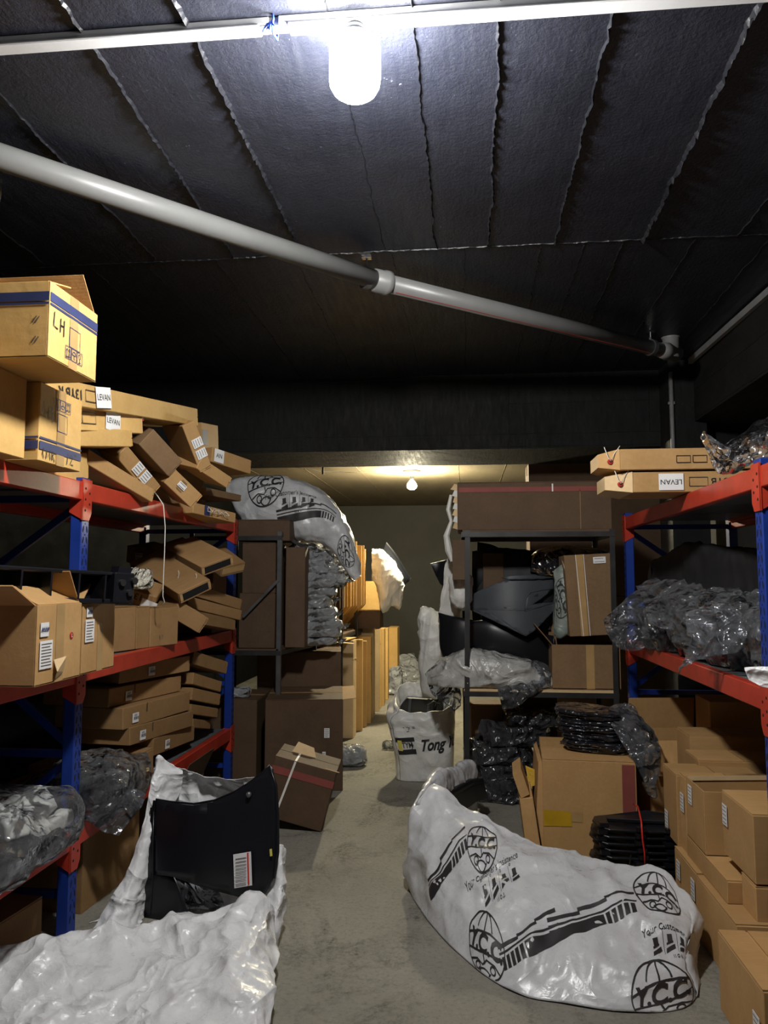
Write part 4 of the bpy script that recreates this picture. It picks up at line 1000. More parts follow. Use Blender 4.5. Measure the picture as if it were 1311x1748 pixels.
o, _ = sheet('side_fold', [
    [(262, 1310, 3.70), (270, 1289, 3.70), (284, 1299, 3.72), (312, 1316, 3.76)],
    [(256, 1345, 3.64), (268, 1340, 3.66), (285, 1348, 3.70), (308, 1352, 3.76)],
    [(244, 1405, 3.60), (254, 1402, 3.60), (264, 1410, 3.62), (276, 1415, 3.70)],
    [(216, 1490, 3.52), (232, 1488, 3.51), (246, 1492, 3.54), (262, 1495, 3.64)],
    [(180, 1552, 3.44), (200, 1548, 3.42), (226, 1552, 3.46), (246, 1560, 3.56)],
    [(146, 1604, 3.36), (172, 1600, 3.34), (208, 1600, 3.38), (236, 1600, 3.48)]], 'sack_white', wsk, 80, 40, .014, 10, 8, .006, 14, .0015, WS, .004)
o, _ = sheet('right_edge', [
    [(470, 1445, 3.54), (478, 1442, 3.52), (486, 1450, 3.56)], [(466, 1500, 3.50), (478, 1500, 3.46), (487, 1510, 3.52)],
    [(456, 1545, 3.44), (472, 1550, 3.38), (484, 1560, 3.44)], [(452, 1600, 3.34), (468, 1610, 3.28), (474, 1620, 3.34)], [(452, 1660, 3.18), (464, 1670, 3.12), (468, 1680, 3.16)]], 'sack_white', wsk, 60, 24, .014, 10, 11, .010, 12, .0015, WS, .004)
pl = thing('plastic_sheet', 'scrap of bubble film showing through the notch under the black fender', 'plastic sheet', aty(350, 1530, 3.6))
sheet('film', [[(296, 1490, 3.60), (330, 1500, 3.60), (372, 1515, 3.58)], [(312, 1530, 3.58), (340, 1532, 3.56), (382, 1540, 3.56)], [(320, 1560, 3.56), (350, 1562, 3.54), (390, 1556, 3.54)]], 'film_milky', pl, 24, 30, .012, 10, 4, .01, 12, .001, aty(350, 1530, 3.6))

# ------------------------------------------------------------------ aisle, left side, towards the back room
def tilt_box():
    d = (.40, .36, .365); p = atz(548, 1421, 0)
    m = Matrix.Translation((p.x, p.y, .001)) @ Matrix.Rotation(R(4), 4, 'Z') @ Matrix.Rotation(R(15), 4, 'Y') @ Matrix.Translation((-d[0]/2, d[1]/2, 0))
    c = carton('brown carton with a white strap tipped over on the aisle floor', m, d, 'card_dark', flaps='top', tape=False)
    on_face(c, d, '-y', rect_poly(-.2, .085, .4, .045), 'stripe_red', 'printed_stripe')
    st = MB(); y0 = -d[1]/2-.002
    st.box((-.085, y0, d[2]/2), (.013, .002, d[2]+.006), Matrix.Rotation(R(6), 3, 'Y')); st.box((-.065, 0, d[2]+.006), (.013, d[1], .002)); part('strap', st, 'strap_white', c)
    part('lifted_flap', MB().prism([(0, 0), (.16, 0), (.13, .05), (.02, .06)], lambda a, b, t_: V3((-.12+a, .02+t_+b*.6, d[2]+.008+b)), 0, .004), 'card_pale', c)
    part('corner_clip', MB().box((d[0]/2-.03, -d[1]/2+.012, d[2]+.007), (.09, .01, .003)), 'tape', c)
tilt_box()
GBK = 'large cartons stacked at the left of the back aisle'
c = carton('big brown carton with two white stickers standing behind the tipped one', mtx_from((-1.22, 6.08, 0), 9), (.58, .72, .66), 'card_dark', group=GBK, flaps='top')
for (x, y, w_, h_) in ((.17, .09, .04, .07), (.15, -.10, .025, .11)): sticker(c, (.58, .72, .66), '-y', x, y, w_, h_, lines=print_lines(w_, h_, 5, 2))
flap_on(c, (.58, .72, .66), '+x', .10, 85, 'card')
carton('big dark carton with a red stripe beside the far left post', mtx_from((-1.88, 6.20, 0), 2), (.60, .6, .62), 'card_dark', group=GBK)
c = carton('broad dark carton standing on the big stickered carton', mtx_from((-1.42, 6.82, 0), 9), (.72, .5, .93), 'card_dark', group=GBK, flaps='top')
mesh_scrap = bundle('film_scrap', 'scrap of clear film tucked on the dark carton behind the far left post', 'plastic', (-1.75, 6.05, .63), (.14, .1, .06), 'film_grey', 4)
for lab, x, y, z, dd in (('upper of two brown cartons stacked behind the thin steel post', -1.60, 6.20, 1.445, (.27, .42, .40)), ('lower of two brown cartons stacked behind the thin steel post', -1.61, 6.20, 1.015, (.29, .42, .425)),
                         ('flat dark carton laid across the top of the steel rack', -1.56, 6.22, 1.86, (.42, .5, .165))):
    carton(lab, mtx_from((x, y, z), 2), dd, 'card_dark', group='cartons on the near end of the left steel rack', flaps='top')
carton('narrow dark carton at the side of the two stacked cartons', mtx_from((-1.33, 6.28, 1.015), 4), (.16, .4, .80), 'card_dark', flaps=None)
# stack of film-wrapped parts
rg = random.Random(11)
for k in range(12):
    z = 1.015+k*.058; x = -1.25+.03*math.sin(k*.9)+(.02 if k < 3 else 0)-(.03 if k > 9 else 0)
    G_ = blob((.36+rg.uniform(-.03, .03), .5, .075), 52, 20, .45, .014, 9, k, .018, 12)
    ordn = ('lowest', 'second', 'third', 'fourth', 'fifth', 'sixth', 'seventh', 'eighth', 'ninth', 'tenth', 'eleventh', 'topmost')[k]
    r_ = thing('wrapped_part', ordn+(' of the stacked grey film-wrapped parts on the left steel rack' if k in (0, 11) else ' from below of the stacked grey film-wrapped parts on the steel rack'), 'wrapped part', mtx_from((x, 6.55, z), rg.uniform(-8, 8)+8, rg.uniform(-2, 2), rg.uniform(-4, 4)), 'film-wrapped parts stacked on the left steel rack')
    part('film', MB().grid(G_, closed_u=True), 'film_grey', r_, smooth=True)
    if k % 2 == 0: 
        p = V3((.17, -.05+.04*k/12, .03)); mb = MB(); fan = [p]
        for i in range(7): a = R(-60+20*i); fan.append(p+V3((.07*math.cos(a)*(1+.3*(i % 2)), .07*math.sin(a), .012*((i % 2)*2-1)-.01*abs(i-3))))
        mb.add(fan, [(0, i, i+1) for i in range(1, 7)]); solid(part('film_ear', mb, 'film_milky', r_), .0008)
pouch('plastic_bag', 'grey plastic bag with a flared open end hanging above the wrapped stack', 'bag', [((482, 935), (482, 962), 6.5, .16), ((515, 925), (515, 972), 6.5, .30), ((550, 928), (545, 975), 6.5, .30), ((575, 945), (552, 985), 6.45, .24), ((606, 992), (556, 1002), 6.42, .16)], 'film_grey', seed=3, amp=.016, s=8)
# large printed bag on top of the rack
yb, GY, cY = pouch('printed_sack', 'grey printed sack holding a bumper, arched over the top of the left steel rack', 'sack',
    [((392, 822), (392, 850), 6.30, .2), ((430, 812), (425, 905), 6.32, .34), ((480, 812), (470, 915), 6.34, .40), ((530, 826), (515, 925), 6.34, .38), ((570, 855), (545, 928), 6.32, .34), ((597, 900), (568, 945), 6.30, .28), ((612, 955), (588, 972), 6.28, .18), ((615, 983), (606, 990), 6.27, .08)], 'sack_grey', nu=110, nv=64, amp=.016, s=6, seed=5, fa=.012)

def logo_art(sc=1.0, letters=True):
    """oval globe with the letters Y.C.C. and a little vehicle outline"""
    L = [arc(0, 0, 1.0, .92, 0, 360, 40), arc(0, .05, .45, .87, 25, 155, 14), [(-.98, .12), (-.4, .30), (.3, .38), (.95, .30)], [(-.95, -.25), (-.3, -.18), (.4, -.10), (.98, -.02)], [(0, .36), (.02, .92)],
         [(-.75, -.55), (-.4, -.42), (-.1, -.5), (.1, -.3), (.5, -.32), (.8, -.5)], arc(-.35, -.62, .13, .13, 0, 360, 12), arc(.42, -.5, .13, .13, 0, 360, 12), [(-.05, -.2), (0, -.45)], arc(0, -.85, .3, .25, 20, 160, 8), arc(0, -.4, .35, .5, 210, 330, 10)]
    a = stroke_poly(L, .055); b = xf_poly(text_poly('Y.C.C.', .66, .25, .04), 0, .05)
    return xf_poly(join_polys(a, b) if letters else a, 0, 0, sc)
def icon_row(sc):
    L = []
    for k in range(4):
        x = k*1.25-1.9; L += [[(x+1.1, -.6), (x+1.1, .7)]] if k < 3 else []
        L += [arc(x+.1, .75, .09, .09, 0, 360, 8)]
    a = stroke_poly(L, .04); bl = []
    for k in range(4):
        x = k*1.25-1.9; bl += [quad_poly(x+.0, -.55, x+.9, -.35, x+.85, -.1, x+.05, -.3), rect_poly(x+.2, .0, .45, .4), quad_poly(x+.1, -.12, x+.7, .0, x+.7, .08, x+.1, -.02)]
    bl += [xf_poly(stroke_poly([[(-.1, -1), (-.1, -.75)], [(.05, -1), (.05, -.75)], arc(.32, -.88, .1, .1, 0, 360, 8), [(.55, -1), (.65, -.78), (.75, -1), (.55, -1)]], .05))]
    return xf_poly(join_polys(a, *bl), 0, 0, sc)
def stripe_art(L, sc=1.0, blocks='right'):
    ps = [rect_poly(-L/2, -.02, L, .035)]; n = 5
    s_ = 1 if blocks == 'right' else -1
    ps = [rect_poly(-L/2 if s_ > 0 else -L/2+.14, -.018, L-.14, .036)]
    for k in range(n): x = s_*(L/2-.132+k*.026); ps.append(rect_poly(min(x, x+s_*.018), -.018, .018, .036))
    ps += [rect_poly(-L/2, .026, L, .005), rect_poly(-L/2, .040, L*.38, .009), rect_poly(-L/2+L*.36, .049, L*.34, .009), rect_poly(-L/2+L*.68, .058, L*.32, .009)]
    return xf_poly(join_polys(*ps), 0, 0, sc)
def art_at(G, c, px, py, poly, mat, parent, name, su, sv, rot=0, flip=False, off=.0025, cell=.02):
    """lay artwork on sheet G (local, offset c) round a photo point; su, sv = metres spanned by the whole sheet in u and v"""
    u, v = uv_at_px(G+np.array(c), px, py)
    return print_on(G, poly, u, v, 1/su, 1/sv, mat, parent, name, off, rot, flip, cell)
def spans(G):
    du = np.linalg.norm(np.diff(G, axis=0), axis=2).sum(0); dv = np.linalg.norm(np.diff(G, axis=1), axis=2).sum(1)
    return float(np.median(du)), float(np.median(dv))
def half_front(G):
    """only the half of a pouch that faces the viewer"""
    n = G.shape[1]//2+1; return G[:, :n]
SU, SV = spans(GY); HF = half_front(GY); 
for (px, py, po, rot, nm) in ((452, 824, logo_art(.13), 12, 'printed_emblem'), (505, 856, icon_row(.055), 14, 'printed_icons'), (498, 842, text_poly("Your Customer's Insistence", .034, .1, .004), 14, 'lettering'), (530, 878, stripe_art(.5), 16, 'printed_stripe'), (592, 945, logo_art(.12), -40, 'printed_emblem')):
    u, v = uv_at_px(HF+cY, px, py); print_on(GY, xf_poly(po, 0, 0), u, v*(HF.shape[1]-1)/(GY.shape[1]-1), 1/SU, -1/SV, 'ink', yb, nm, .004, rot, True, .02)

# flattened cartons standing on the steel rack, edges towards the aisle
rg = random.Random(5)
ords = ('first', 'second', 'third', 'fourth', 'fifth', 'sixth', 'seventh', 'eighth', 'ninth', 'tenth', 'eleventh', 'twelfth', 'thirteenth', 'fourteenth')
def plate(label, y, x1, wdt, z0, z1, th, mat, group, cham=.25, rz=0, notch=True):
    root = thing('folded_carton', label, 'carton', mtx_from((x1, y, z0), rz), group)
    h = z1-z0; poly = [(-wdt, 0), (-cham*.9, 0), (0, cham), (0, h), (-wdt, h)] if cham else [(-wdt, 0), (0, 0), (0, h), (-wdt, h)]
    for k, t_ in enumerate((0, th*.5)): part('board', MB().prism([(a-(.004 if k else 0), b) for a, b in poly], lambda a, b, s_: V3((a, s_, b)), t_, t_+th*.42), mat, root)
    if notch: part('fold_line', MB().span((-.012, -.001, h*.80), (.001, th*.95, h*.805)), 'card_edge', root)
    return root
for k in range(11):
    y = 7.05+.15*k+rg.uniform(-.02, .02)
    plate(ords[k]+' upright folded carton behind the wrapped stack on the steel rack', y, -1.155+.010*k+rg.uniform(-.015, .015), .62, 1.02, 1.90+rg.uniform(-.04, .06), .07, 'card_yellow' if k > 2 else 'card_dark', 'folded cartons on the upper level of the left steel rack', .26, rg.uniform(-3, 3))
for k, (y, th, z1, x1) in enumerate(((7.30, .14, .92, -1.16), (7.62, .22, .95, -1.06), (8.0, .10, .93, -1.02), (8.22, .06, .90, -1.0), (8.42, .16, .93, -.98), (8.75, .28, 1.0, -.99), (9.2, .12, .96, -.97), (9.42, .06, .96, -.97), (9.6, .30, .94, -.95), (10.1, .2, .92, -.95))):
    plate(ords[k]+' tall floor carton along the left of the back aisle', y, x1, .75, .004, z1, th, 'card_pale' if k in (1, 5, 6) else 'card_yellow', 'tall cartons standing along the back aisle', 0, rg.uniform(-2, 2), notch=k % 3 == 1)
lid = thing('loose_board', 'sheet of cardboard lying over the tall cartons', 'cardboard', (-1.38, 7.55, .955))
part('board', MB().prism([(-.3, -.35), (.25, -.3), (.32, .3), (-.25, .35)], lambda a, b, t_: V3((a, b, t_+.03*a)), 0, .006), 'card_yellow', lid)
part('torn_edge', MB().prism([(.22, -.35), (.38, -.30), (.36, -.22), (.2, -.25)], lambda a, b, t_: V3((a, b, t_+.008-.1*(a-.22))), 0, .004), 'card_pale', lid)
c = carton('lit yellow carton with a torn corner at the end of the folded cartons', mtx_from((-1.12, 9.35, 1.03), 0), (.32, .3, .50), 'card_yellow')
part('torn_corner', MB().prism([(0, 0), (.1, .02), (.06, .1), (-.02, .08)], lambda a, b, t_: V3((.02+a, -.155-t_, .05+b)), 0, .01), 'hole', c)
pouch('white_sack', 'bright white printed sack hanging over the end of the left steel rack', 'sack', [((636, 935), (636, 990), 8.7, .2), ((652, 938), (645, 1010), 8.7, .3), ((668, 952), (652, 1045), 8.7, .34), ((682, 975), (668, 1035), 8.7, .3), ((690, 1000), (682, 1040), 8.7, .16)], 'sack_back', seed=8, amp=.02, s=7, nu=70)
pouch('black_panel', 'glossy black curved panel behind the hanging white sack', 'car part', [((660, 925), (652, 945), 8.83, .05), ((676, 945), (668, 985), 8.83, .06), ((690, 968), (684, 1000), 8.83, .05), ((701, 987), (699, 992), 8.83, .03)], 'black_plastic', seed=2, amp=0)
for lab, x, y, dd in (('broad dark carton at the far left end of the aisle', -1.25, 11.2, (.42, .4, .84)), ('narrow yellow carton at the far left end of the aisle', -.98, 11.35, (.14, .4, .86))):
    carton(lab, mtx_from((x, y, 0), 0), dd, 'card_yellow', flaps='top', group='cartons at the far end of the aisle')
bundle('wrapped_part', 'crumpled grey film bundle on the floor by the far wall', 'wrapped part', (-.82, 11.75, 0), (.55, .6, .42), 'film_grey', 3, amp=.05, s=5, fa=.03, taper=.5)
bundle('wrapped_part', 'clear film bundle on the floor beside the far tall cartons', 'wrapped part', (-.90, 10.65, 0), (.22, .3, .36), 'film_grey', 9, amp=.04, s=8, fa=.03, taper=.4)
fp = thing('wrapped_part', 'flat film-wrapped part lying on the aisle floor by the tipped carton', 'wrapped part', mtx_from(tuple(atz(588, 1305, 0)), 12))
part('film', blob_mb((.36, .26, .15), 48, 24, .6, .015, 9, 6, .02, 12), 'film_grey', fp, smooth=True)
part('dark_insert', MB().box((-.02, -.02, .125), (.20, .03, .012), Matrix.Rotation(R(8), 3, 'Z')), 'black_matt', fp)

# Tong Yang sack
TO = V3((-.28, 6.27, 0))
ts = thing('white_sack', 'open white sack lettered Tong Yang standing in the aisle', 'sack', TO)
def ring(z, x0, x1, y0, y1, n=64, r_=.5, tilt=0, fz=0):
    o = []
    for k in range(n+1):
        a = 2*math.pi*k/n-math.pi*.75; c, s_ = math.cos(a), math.sin(a); cx = math.copysign(abs(c)**r_, c); sy = math.copysign(abs(s_)**r_, s_)
        x, y = (x0+x1)/2+(x1-x0)/2*cx, (y0+y1)/2+(y1-y0)/2*sy; o.append((x, y, z+tilt*(y-y0)/(y1-y0)+fz*max(0, cx)))
    A = np.array(o); L_ = np.concatenate([[0], np.cumsum(np.linalg.norm(np.diff(A[:, :2], axis=0), axis=1))])
    T_ = np.linspace(0, L_[-1], n+1); return [tuple(np.interp(t_, L_, A[:, k]) for k in range(3)) for t_ in T_]
rows = [ring(.0, -.235, .21, -.20, .20), ring(.16, -.25, .215, -.215, .21, tilt=.0), ring(.34, -.285, .22, -.225, .22, tilt=.04), ring(.46, -.32, .225, -.22, .22, tilt=.10, fz=.02), ring(.505, -.255, .22, -.20, .235, tilt=.165, fz=.03), ring(.52, -.245, .21, -.185, .215, tilt=.185, fz=.02), ring(.47, -.215, .17, -.16, .175, tilt=.13), ring(.40, -.20, .165, -.155, .165, tilt=.10)]
GT_ = loft(rows, 70, 110); GT_ = crumple(GT_, .016, 7, 6, .008, 9, mask=np.linspace(.35, 1.3, 70)[:, None]); GT_[:, -1] = GT_[:, 0]; GT_[:, :, 2] = np.maximum(GT_[:, :, 2], .002)
o = part('sack_body', MB().grid(GT_), 'sack_back', ts, smooth=True); solid(o, .002)
SU, SV = spans(GT_[:46]); SU *= 69/45
def ty(px, py, po, nm, rot=0, mat='ink', off=.004):
    fr = GT_[:46, :]; u, v = uv_at_px(np.where(fr[:, :, 1:2] < 0.0, fr, 99)+np.array(TO), px, py); u *= 45/69
    # artwork x runs along v (round the sack), y along u (up)
    P = xf_poly(po, 0, 0, 1, rot); P = ([(y, x) for x, y in P[0]], P[1])
    return print_on(GT_, P, u, v, 1/SU, 1/SV, mat, ts, nm, off, 0, True, .02)
badge = join_polys(quad_poly(-.075, .022, .075, .022, .075, .05, -.075, .05), quad_poly(-.075, -.05, .075, -.05, .075, -.022, -.075, -.022), stroke_poly([[(-.05, .0), (-.045, .022), (0, .04), (.045, .022), (.058, .0), (.045, -.022), (0, -.04), (-.045, -.022), (-.05, 0)]], .006), xf_poly(text_poly('TYM', .045, 0, .02), .012, 0))
ty(693, 1272, badge, 'printed_badge', 4); tw = text_poly('Tong Yang', .092, .5, .035); x0_ = min(x for x, y in tw[0]); ty(718, 1274, xf_poly(tw, -x0_, 0), 'lettering', 5)
ty(684, 1271, rect_poly(-.016, -.03, .032, .06), 'pale_sticker', 0, 'yellow_note', .006)
ty(696, 1246, stroke_poly([[(-.04, .01), (-.03, .012)], [(-.015, .018), (.01, .014), (0, -.004)], [(.03, .02), (.05, .022)], [(.03, .008), (.05, .01)], [(-.02, -.02), (.0, -.016)]], .005), 'handwriting', 0)
ct = thing('car_grille', 'black plastic parts sitting inside the open Tong Yang sack', 'car part', TO+V3((-.02, 0, .02)))
part('main_block', MB().prism([(-.19, .0), (.15, .0), (.15, .60), (.05, .57), (-.14, .58), (-.19, .52)], lambda a, b, t_: V3((a, t_, b)), .02, .14), 'black_plastic', ct, bevel=.006)
for k, x in enumerate((-.13, .02, .09)): part('rib', MB().bar((x, -.0, .30), (x+.02, .012, .58), .012, .02), 'grey_plastic', ct)
part('arm', MB().tube([(.08, -.04, .50), (.12, -.02, .60), (.10, -.01, .64)], .012, 8), 'black_plastic', ct, smooth=True); part('wire', MB().tube([(.03, -.06, .54), (.08, -.05, .57), (.13, -.04, .55)], .006, 6), 'steel_grey', ct, smooth=True)
tr = thing('film_scrap', 'scrap of clear film on the floor beside the Tong Yang sack', 'plastic', tuple(atz(664, 1278, 0)))
part('film', blob_mb((.12, .12, .07), 24, 14, .7, .02, 14, 5, .01, 14), 'film_milky', tr, smooth=True)

carton('dark carton under the hanging white sack at the end of the steel rack', mtx_from((-1.14, 8.75, 1.012), 0), (.5, .4, .19), 'card_dark')

# ------------------------------------------------------------------ right: big printed sack with a bumper inside
SO = V3((.35, 3.6, 0))
sk = thing('printed_sack', 'big grey sack printed Y.C.C. curving across the floor at front right', 'sack', SO)
def fl(px, py, z=.004): p = atz(px, py, 0); return V3((p.x, p.y, z))
stn = [(V3((.06, 5.17, .004)), aty(797, 1303, 5.16)), (V3((-.06, 4.93, .004)), aty(776, 1306, 4.94)), (V3((-.20, 4.45, .004)), aty(742, 1322, 4.52)), (V3((-.262, 4.15, .004)), aty(716, 1347, 4.2)),
       (fl(700, 1520), aty(704, 1374, 4.05)), (fl(718, 1556), aty(736, 1342, 4.10)), (fl(765, 1612), aty(790, 1379, 4.02)), (fl(830, 1668), aty(850, 1416, 3.90)), (fl(895, 1702), aty(905, 1443, 3.80)),
       (fl(960, 1714), aty(960, 1464, 3.72)), (fl(1040, 1727), aty(1040, 1479, 3.66)), (fl(1110, 1730), aty(1118, 1490, 3.58)), (fl(1150, 1727), aty(1148, 1512, 3.50)), (fl(1176, 1718), aty(1170, 1548, 3.40)), (fl(1188, 1704), aty(1185, 1592, 3.29))]
rows = []
for i, (o_, t_) in enumerate(stn):
    tp = stn[min(i+1, len(stn)-1)][1]-stn[max(i-1, 0)][1]; inn = V3((-tp.y, tp.x, 0)).normalized()   # towards the hollow side
    run = (V3((t_.x, t_.y, 0))-V3((o_.x, o_.y, 0)))
    out = -inn; bul = .05 if i > 3 else .03
    a = o_.lerp(t_, .3)+out*bul*.6+V3((0,0,.035)); b = o_.lerp(t_, .68)+out*bul*.5+V3((0,0,.045))
    ti = t_+inn*.05+V3((0,0,-.015)); im = V3((t_.x, t_.y, t_.z*.5))+inn*.07; ib = V3((t_.x, t_.y, .004))+inn*.06
    rows.append([tuple(p) for p in (o_, a, b, t_, ti, im, ib)])
rows[-1] = rows[-1][:4]+[rows[-1][2], rows[-1][1], rows[-1][0]]   # the end is folded shut
GS_ = loft(rows, 340, 90)
_l = np.concatenate([[0], np.cumsum(np.linalg.norm(np.diff((GS_[:, 8]+GS_[:, 24]+GS_[:, 38])/3, axis=0), axis=1))])   # even spacing along the sack
_t = np.interp(np.linspace(0, _l[-1], 190), _l, np.arange(340)); _i = np.minimum(_t.astype(int), 338); _w = (_t-_i)[:, None, None]
GS_ = GS_[_i]*(1-_w)+GS_[_i+1]*_w
mk = np.concatenate([np.linspace(.15, 1, 10), np.ones(80)])[None, :]
GS_ = crumple(GS_, .036, 3.4, 14, .014, 6, mask=mk); GS_[:, :, 2] = np.maximum(GS_[:, :, 2], .003); GS_ = GS_-np.array(SO)
o = part('sack_body', MB().grid(GS_), 'sack_grey', sk, smooth=True); solid(o, .003)
FR = GS_[:, :46]; SU, SV = spans(FR); SV *= 89/45
def art(px, py, po, nm, rot=0, mat='ink', off=.004):
    u, v = uv_at_px(FR+np.array(SO), px, py); return print_on(GS_, po, u, v*45/89, 1/SU, 1/SV, mat, sk, nm, off, rot, False, .018)
art(824, 1444, logo_art(.098), 'printed_emblem', 14); art(826, 1620, logo_art(.105), 'printed_emblem', -2); art(1124, 1522, logo_art(.10), 'printed_emblem', 14); art(1125, 1700, logo_art(.115), 'printed_emblem', 10)
art(768, 1485, stripe_art(.34), 'printed_stripe', 44); art(905, 1618, stripe_art(.30, blocks='left'), 'printed_stripe', 26); art(1015, 1575, stripe_art(.38), 'printed_stripe', 20)
art(840, 1487, text_poly("Your Customer's Insistence", .030, .05, .004), 'lettering', 34); art(848, 1512, icon_row(.048), 'printed_icons', 32); art(1135, 1580, text_poly("Your Customer's", .030, .05, .004), 'lettering', 20); art(1150, 1608, icon_row(.05), 'printed_icons', 22)
art(722, 1425, text_poly('Y.C.C.', .085, .3, .012), 'lettering', 30)
bpc = thing('bumper_cover', 'black bumper edge showing inside the big grey printed sack', 'car part', SO)
pts = [V3(r_[3])*.0+V3(((r_[4][0]+r_[5][0])/2, (r_[4][1]+r_[5][1])/2, r_[4][2]-.10))-SO for r_ in rows[:8]]
part('edge', MB().tube([p+V3((.03, .05, 0)) for p in pts], .025, 8), 'black_plastic', bpc, smooth=True)
part('flange', MB().grid(np.array([[tuple(p+V3((.05, .06, 0))), tuple(p+V3((.08, .08, -.12)))] for p in pts])), 'black_plastic', bpc)

# ------------------------------------------------------------------ big carton with yellow tape and the parts on it
d = (.52, .62, .53)
c = carton('big brown carton with yellow tape standing behind the printed sack', mtx_from((.735, 4.86, 0), -4), d, 'card', flaps='top', tape=False)
on_face(c, d, '-y', quad_poly(-.255, -.105, -.10, -.10, -.105, -.02, -.255, -.015), 'tape_yellow', 'yellow_tape', .002); on_face(c, d, '-y', rect_poly(-.10, -.075, .06, .055), 'tape', 'tape_strip', .0016)
on_face(c, d, '-y', rect_poly(.18, -.08, .07, .33), 'stripe_red', 'printed_stripe', .002)
part('bent_side', MB().prism([(0, 0), (.05, .25), (.0, .52), (-.03, .5), (-.055, .2)], lambda a, b, t_: V3((-.262+a*.6-.03*t_, -.30+t_, b+.004)), 0, .5), 'card', c)
part('loose_tape', MB().prism([(0, 0), (.05, .02), (.04, .09), (-.02, .11)], lambda a, b, t_: V3((-.33+a, -.05+t_+b*.8, .30+b)), 0, .002), 'tape_yellow', c)
c = carton('crumpled carton leaning at the left of the big taped one', Matrix.Translation((.405, 4.74, 0)) @ Matrix.Rotation(R(-3), 4, 'Z') @ Matrix.Rotation(R(-6), 4, 'Y'), (.10, .55, .34), 'card', flaps=None, jit=.02)
part('raised_flap', MB().prism([(0, 0), (.05, .02), (.02, .16), (-.03, .13)], lambda a, b, t_: V3((-.03+a, -.26+t_, .335+b)), 0, .3), 'card', c)
rg = random.Random(21)
st_o = [(-.20, -.13), (-.02, -.17), (.17, -.15), (.20, -.02), (.16, .13), (-.05, .17), (-.19, .12), (-.17, .0)]
for k in range(12):
    z = .537+.019*k; s_ = 1+rg.uniform(-.06, .05)
    base = mtx_from((.825+rg.uniform(-.012, .012)-.004*k, 4.86+rg.uniform(-.015, .015)+.004*k, z), -14+rg.uniform(-5, 5), 0, rg.uniform(-1, 1)+2.0)
    G_ = blob((.40*s_, .36*s_, .026), 56, 10, .55, .008, 12, k+30, .006, 14)
    r_ = thing('plastic_liner', ('lowest' if k == 0 else 'topmost' if k == 11 else ords[k])+(' black plastic liner in the stack on the big taped carton' if k in (0, 11) else ' black plastic liner from below in the stack on the taped carton'), 'plastic liner', base, 'black plastic liners stacked on the taped carton')
    part('liner', MB().grid(G_, closed_u=True), 'film_black', r_, smooth=True)
    if k % 3 == 0: part('tab', MB().box((-.20, rg.uniform(-.1, .1), .012), (.05, .04, .004), Matrix.Rotation(.2, 3, 'Y')), 'film_black', r_)
fs_ = thing('plastic_sheet', 'clear plastic cover hanging off the right side of the black liner stack', 'plastic sheet', (1.0, 4.75, .6))
sheet('film', [[(1030, 1212, 4.85), (1065, 1200, 4.9), (1085, 1212, 4.85), (1098, 1232, 4.75)], [(1045, 1240, 4.70), (1075, 1235, 4.70), (1105, 1245, 4.65), (1124, 1262, 4.6)], [(1072, 1285, 4.58), (1092, 1285, 4.54), (1112, 1285, 4.5), (1127, 1300, 4.5)], [(1088, 1310, 4.52), (1102, 1318, 4.5), (1114, 1318, 4.48), (1126, 1312, 4.46)], [(1108, 1350, 4.5), (1114, 1360, 4.48), (1120, 1362, 4.46), (1122, 1340, 4.45)]], 'film_milky', fs_, 50, 36, .016, 8, 6, .012, 11, .001, (1.0, 4.75, .6))
part('dark_lining', MB().prism([(0, 0), (.13, -.03), (.16, -.16), (.10, -.30), (.03, -.18)], lambda a, b, t_: V3((-.02+a, .08+t_-.1*b, .05+b)), 0, .01), 'black_matt', fs_)
# liner stack with the red band
for k in range(9):
    z = .004+.034*k; base = mtx_from((.90+.010*math.sin(k*1.7), 4.27, z), 6+2*math.sin(k*2.1))
    r_ = thing('wheel_liner', ('lowest' if k == 0 else 'topmost' if k == 8 else ords[k])+(' of the black plastic shields banded together by the cartons' if k in (0, 8) else ' from below of the black shields banded together by the cartons'), 'car part', base, 'black plastic shields in the banded stack')
    poly = [(-.22, -.06), (-.17, -.10), (-.06, -.115), (.02, -.16), (.22, -.17), (.24, .12), (.10, .16), (-.10, .15), (-.20, .10), (-.23, .02)]
    sc_ = 1-.012*((k*5) % 3); mb = MB(); mb.prism([(a*sc_, b*sc_) for a, b in poly], lambda a, b, t_: V3((a, b, t_+.012*math.sin(a*14)+.02*b)), 0, .012)
    part('shield', mb, 'black_plastic', r_, bevel=.003)
    for a, b in ((-.19, -.07), (-.02, -.145), (.12, -.165)):
        part('tab', MB().box((a, b, .018), (.045, .03, .02)), 'black_plastic', r_)
    if k == 8:
        part('raised_rib', MB().bar((-.15, .02, .02), (.2, -.03, .02), .05, .02), 'black_plastic', r_, bevel=.004)
rb_ = thing('elastic_band', 'red elastic band stretched round the banded black shields', 'band', (.90, 4.27, .31))
part('band', MB().tube([(.03, .17, .02), (.028, .05, .040), (.012, -.06, .036), (.0, -.15, .022), (-.004, -.172, .0), (-.002, -.176, -.06), (.006, -.174, -.12), (.008, -.165, -.20)], .0045, 6), 'rubber_red', rb_, smooth=True)
wr = thing('loose_wire', 'thin black wire curling out below the banded black shields', 'cable', tuple(aty(1085, 1490, 3.95)))
part('wire', MB().tube([(0, .1, .05), (-.03, 0, .02), (-.04, -.04, -.04), (-.02, -.06, -.09), (.03, -.05, -.06), (.06, -.03, -.1)], .0035, 5), 'black_matt', wr, smooth=True)

